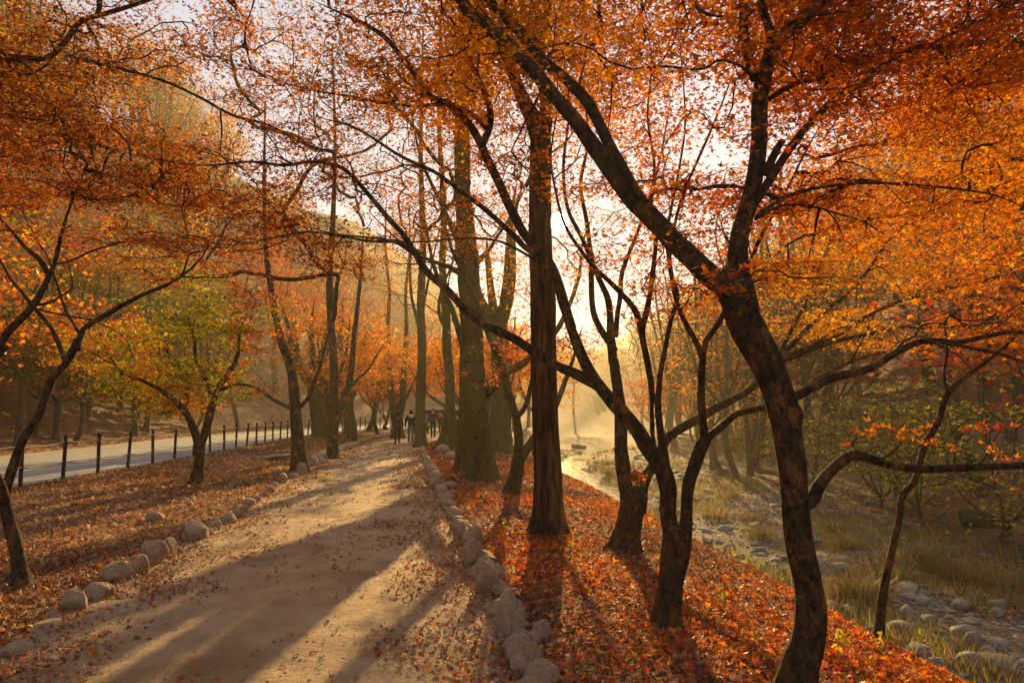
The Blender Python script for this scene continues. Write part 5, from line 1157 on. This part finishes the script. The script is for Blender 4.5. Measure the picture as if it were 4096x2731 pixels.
# yellow-green weeds along the crest of the bank
weeds = []; WD = []
for k in range(3):
    b = MB(); N = 9; an = rng.uniform(0, 6.28, N); zz = np.linspace(.03, .16, N)
    pz = np.stack([np.cos(an) * .035, np.sin(an) * .035, zz], 1); leaf_batch(b, pz, np.stack([np.cos(an), np.sin(an), .8 + 0 * an], 1), rng.uniform(.022, .04, N), pick({'yellow': 2, 'olive': 2}, N), 'far'); tube(b, [(0, 0, -.03), (.005, 0, .08), (0, .01, .17)], .003, 4, (.2, .2, .03)); weeds.append(b.mesh('weed', M['grass'], False))
for (tl, x, y) in [('F', 945, 1300), ('F', 1190, 1395), ('F', 1220, 1430), ('F', 480, 1080), ('F', 360, 1005), ('F', 430, 1070), ('F', 580, 1140), ('F', 410, 1390), ('F', 480, 1420), ('F', 310, 990), ('E', 790, 905), ('E', 1085, 830), ('E', 1380, 880), ('E', 1080, 1000), ('E', 1430, 870), ('E', 1410, 1050), ('F', 280, 1110), ('F', 60, 1130), ('F', 330, 1240), ('F', 830, 1470), ('F', 1060, 1390), ('F', 1010, 1440)]:
    g = G(*tp(tl, x, y)); o = bpy.data.objects.new('weed', random.choice(weeds)); COL.objects.link(o); s = random.uniform(.7, 1.2); o.location = (g[0], g[1], gh(g[0], g[1])); o.scale = (s, s, s); o.rotation_euler = (0, 0, random.uniform(0, 6))
    tag(o, 'small yellow-green weed sprouting from the red leaf carpet', 'weed', 'weeds on the leafy bank'); WD.append(o)

WD.sort(key=lambda o: o.location.x / o.location.y)
for k, o in enumerate(WD): o['label'] = f'small yellow-green weed in the red leaf carpet, {NUM[k]} from the left'
# ------------------------------------------------------------------ people on the path
CLOTH = {k: mat_plain(k, c, .9, .15) for k, c in {'brown_cloth': (.085, .045, .035), 'black_cloth': (.012, .012, .014), 'denim': (.10, .16, .27), 'teal_cloth': (.045, .06, .055), 'dark_trousers': (.03, .028, .03), 'hair_brown': (.06, .03, .018), 'hair_black': (.012, .010, .009), 'skin': (.48, .28, .20), 'white_cloth': (.72, .70, .72), 'yellow_glove': (.75, .68, .12), 'blue_cloth': (.10, .17, .36), 'maroon_cloth': (.16, .035, .035), 'shoe_white': (.6, .58, .56), 'shoe_black': (.02, .02, .02), 'pink_cloth': (.55, .30, .32)}.items()}
def skinned(name, V, E, R, mat, parent, root=0, sub=2):
    me = bpy.data.meshes.new(name); me.from_pydata([tuple(v) for v in V], E, [])
    o = bpy.data.objects.new(name, me); link(o, parent)
    mo = o.modifiers.new('skin', 'SKIN'); mo.use_smooth_shade = True
    for k, r in enumerate(R):
        sv = me.skin_vertices[0].data[k]; sv.radius = r if isinstance(r, tuple) else (r, r); sv.use_root = (k == root)
    sb = o.modifiers.new('sub', 'SUBSURF'); sb.levels = sub; sb.render_levels = sub
    me.materials.append(mat); return o
def person(label, loc, face, H, jacket, legs, hair, shoe, stride=.12, arm=.06, hood=False, glove=None, mask_=False, group=None, cap=None, long_coat=False):
    """face: heading in radians (0 looks along +y, away from the camera)"""
    p = empty('person', loc, face); tag(p, label, 'person', group); s = H / 1.7
    L = lambda *a: np.array(a) * s
    hip, chest, neck, head = L(0, 0, .92), L(0, .01, 1.28), L(0, .0, 1.46), L(0, .02, 1.60)
    kn = [L(-.10, stride * .6, .50), L(.10, -stride * .4, .50)]; an = [L(-.10, stride * .4, .08), L(.10, -stride * 1.1, .08)]; hp = [L(-.09, 0, .86), L(.09, 0, .86)]
    sh = [L(-.20, 0, 1.38), L(.20, 0, 1.38)]; el = [L(-.27, -arm * .4, 1.12), L(.27, arm * .2, 1.12)]; wr = [L(-.28, arm, .88), L(.28, arm * 1.4, .88)]; ha = [L(-.275, arm * 1.2, .79), L(.275, arm * 1.6, .79)]
    toe = [an[0] + L(0, .14, -.04), an[1] + L(0, .14, -.04)]
    V = [hip, chest, neck, head, L(0, .02, 1.68)] + hp + kn + an + sh + el + wr + ha + toe
    E = [(0, 1), (1, 2), (2, 3), (3, 4), (0, 5), (0, 6), (5, 7), (6, 8), (7, 9), (8, 10), (1, 11), (1, 12), (11, 13), (12, 14), (13, 15), (14, 16), (15, 17), (16, 18), (9, 19), (10, 20)]
    R = [(.14 * s, .10 * s), (.15 * s, .10 * s), .05 * s, (.078 * s, .095 * s), (.06 * s, .07 * s), .08 * s, .08 * s, .055 * s, .055 * s, .04 * s, .04 * s, .06 * s, .06 * s, .042 * s, .042 * s, .028 * s, .028 * s, .032 * s, .032 * s, .035 * s, .035 * s]
    skinned('body', V, E, R, CLOTH['skin'], p)
    JV = [L(0, 0, .80 if not long_coat else .70), hip, chest, L(0, 0, 1.44)] + sh + el + wr; JE = [(0, 1), (1, 2), (2, 3), (2, 4), (2, 5), (4, 6), (5, 7), (6, 8), (7, 9)]
    JR = [(.19 * s, .15 * s), (.175 * s, .14 * s), (.185 * s, .135 * s), .075 * s, .085 * s, .085 * s, .065 * s, .065 * s, .05 * s, .05 * s]
    skinned('jacket', JV, JE, JR, CLOTH[jacket], p, 2)
    TV = [L(0, 0, .92)] + hp + kn + an; TE = [(0, 1), (0, 2), (1, 3), (2, 4), (3, 5), (4, 6)]
    skinned('trousers', TV, TE, [(.15 * s, .115 * s), .095 * s, .095 * s, .072 * s, .072 * s, .06 * s, .06 * s], CLOTH[legs], p)
    for q in range(2):
        skinned('shoe', [an[q] + L(0, -.05, -.03), an[q] + L(0, .06, -.035), toe[q] + L(0, .03, 0)], [(0, 1), (1, 2)], [.05 * s, .048 * s, .038 * s], CLOTH[shoe], p)
    v, f = ICO[3]; hv = v * np.array([.098, .118, .125]); keep = (v[:, 1] < .30) | (v[:, 2] > .45)
    ff = f[keep[f].all(1)]; b = MB(); b.add((hv * s) + head + L(0, -.012, .035), ff); b.build('hair', CLOTH[hair], p)
    for xx in (-.032, .032):
        b = MB(); b.add(v * .013 * s + head + L(xx, .098, .02), f); b.build('eye', CLOTH['hair_black'], p)
    b = MB(); b.add(v * np.array([.014, .022, .026]) * s + head + L(0, .105, -.01), f); b.build('nose', CLOTH['skin'], p)
    if hood: b = MB(); b.add(v * np.array([.13, .07, .09]) * s + L(.05, -.12, 1.42), f); b.build('hood', CLOTH['white_cloth'], p)
    if mask_: b = MB(); b.add(v * np.array([.07, .05, .05]) * s + head + L(0, .07, -.055), f); b.build('face_mask', CLOTH['white_cloth'], p)
    if cap: b = MB(); b.add(v * np.array([.11, .13, .08]) * s + head + L(0, .01, .075), f); b.build('cap', CLOTH[cap], p)
    if glove:
        for q in range(2):
            gv = [wr[q], ha[q]] + [ha[q] + L(.018 * (j - 1.5), .02, -.085 + .008 * abs(j - 1.5)) for j in range(4)] + [ha[q] + L(.045 * (-1 if q else 1), .03, -.03)]
            skinned('glove', gv, [(0, 1)] + [(1, 2 + j) for j in range(5)], [.036 * s, .042 * s] + [.012 * s] * 4 + [.013 * s], CLOTH[glove], p)
    return p
def spot(x, y): g = G(1450 + x * 500 / 1960, 1500 + y * 500 / 1960); return (g[0], g[1], gh(g[0], g[1]) + .006)
PX = lambda hpx, Y: hpx * (500 / 1960) * Y / FPX
q = spot(545, 1085); person('person in brown jacket and black trousers walking away on the path', q, .05, PX(480, q[1]), 'brown_cloth', 'black_cloth', 'hair_brown', 'shoe_black', .10, .05, long_coat=True)
q = spot(752, 1078); person('person in black jacket and blue jeans with white hood, back turned', q, -.05, PX(510, q[1]), 'black_cloth', 'denim', 'hair_black', 'shoe_white', .08, .05, hood=True)
q = spot(1105, 985); person('person in dark jacket with yellow gloves walking toward the camera', q, math.pi, PX(440, q[1]), 'teal_cloth', 'dark_trousers', 'hair_black', 'shoe_black', .10, .08, glove='yellow_glove', mask_=True)
q = spot(1190, 930); person('person half hidden behind the one with yellow gloves, pink cap', (q[0], q[1] + 1.5, q[2]), math.pi - .2, 1.62, 'maroon_cloth', 'dark_trousers', 'hair_black', 'shoe_black', .08, .05, cap='pink_cloth')
q = spot(700, 960); person('person in blue and white top partly hidden behind the walkers', (q[0], q[1] + 3, q[2]), math.pi + .3, 1.66, 'blue_cloth', 'dark_trousers', 'hair_black', 'shoe_black', .08, .12)
q = spot(1010, 940); person('person in navy jacket mostly hidden behind the pale straight trunk', (q[0] - .12, q[1] + .6, q[2]), math.pi, 1.68, 'blue_cloth', 'black_cloth', 'hair_black', 'shoe_black', .08, .05)

# pale van far down the road, seen between the trunks
vx, vy = float(xfence(62)) + 4.2, 64.0
van = empty('parked_van', (vx, vy, gh(vx, vy)), 0.25); tag(van, 'cream van parked far behind the walkers, roof between trunks', 'van')
def boxm(x0, x1, y0, y1, z0, z1, bev=.06):
    import bmesh
    bm = bmesh.new(); bmesh.ops.create_cube(bm, size=1)
    for v_ in bm.verts: v_.co = ((x0 + x1) / 2 + v_.co.x * (x1 - x0), (y0 + y1) / 2 + v_.co.y * (y1 - y0), (z0 + z1) / 2 + v_.co.z * (z1 - z0))
    if bev: bmesh.ops.bevel(bm, geom=bm.edges[:], offset=bev, segments=2, affect='EDGES')
    me = bpy.data.meshes.new('part'); bm.to_mesh(me); bm.free(); return me
def vpart(name, me, mat): o = bpy.data.objects.new(name, me); me.name = name; link(o, van); me.materials.append(mat); return o
cream = mat_plain('cream_paint', (.72, .66, .52), .4, .4, var=.04); glassd = mat_plain('dark_glass', (.03, .035, .04), .1, .6, var=.1); rub = CLOTH['shoe_black']
vpart('body', boxm(-2.3, 2.3, -.95, .95, .35, 1.25, .1), cream); vpart('cabin', boxm(-2.2, 1.9, -.88, .88, 1.2, 2.15, .16), cream); vpart('roof', boxm(-2.1, 1.7, -.84, .84, 2.14, 2.26, .05), cream)
for x0, x1 in ((-2.0, -.9), (-.8, .3), (.4, 1.6)): vpart('window', boxm(x0, x1, -.91, -.87, 1.4, 1.95, .01), glassd)
vpart('windscreen', boxm(1.86, 1.93, -.75, .75, 1.35, 2.0, .02), glassd)
for sx in (-1.4, 1.4):
    for sy in (-.86, .86):
        b = MB(); tube(b, [(sx, sy - .1, .34), (sx, sy - .098, .34), (sx, sy + .098, .34), (sx, sy + .1, .34)], [.05, .34, .34, .05], 18); b.build('wheel', rub, van, smooth=False)
for sy in (-.65, .65): vpart('headlight', boxm(2.28, 2.33, sy - .14, sy + .14, .75, .95, .015), CLOTH['white_cloth'])

# ------------------------------------------------------------------ the hazy air
m = bpy.data.materials.new('haze'); m.use_nodes = True; nt = m.node_tree; nt.nodes.clear()
o_ = nt.nodes.new('ShaderNodeOutputMaterial'); pv = nt.nodes.new('ShaderNodeVolumePrincipled')
pv.inputs['Color'].default_value = (.95, .86, .56, 1); pv.inputs['Density'].default_value = HAZE_DENSITY; pv.inputs['Anisotropy'].default_value = HAZE_G
nt.links.new(pv.outputs[0], o_.inputs['Volume'])
zmax = 50.0
hz = bpy.data.objects.new('haze', boxm(-345, 345, -75, 475, -4.0, zmax, 0)); COL.objects.link(hz); hz.data.materials.append(m)
tag(hz, 'pale golden haze filling the valley', 'haze', kind='stuff')
print('done', time.time() - T0, 'tris', sum(len(me.polygons) for me in bpy.data.meshes))
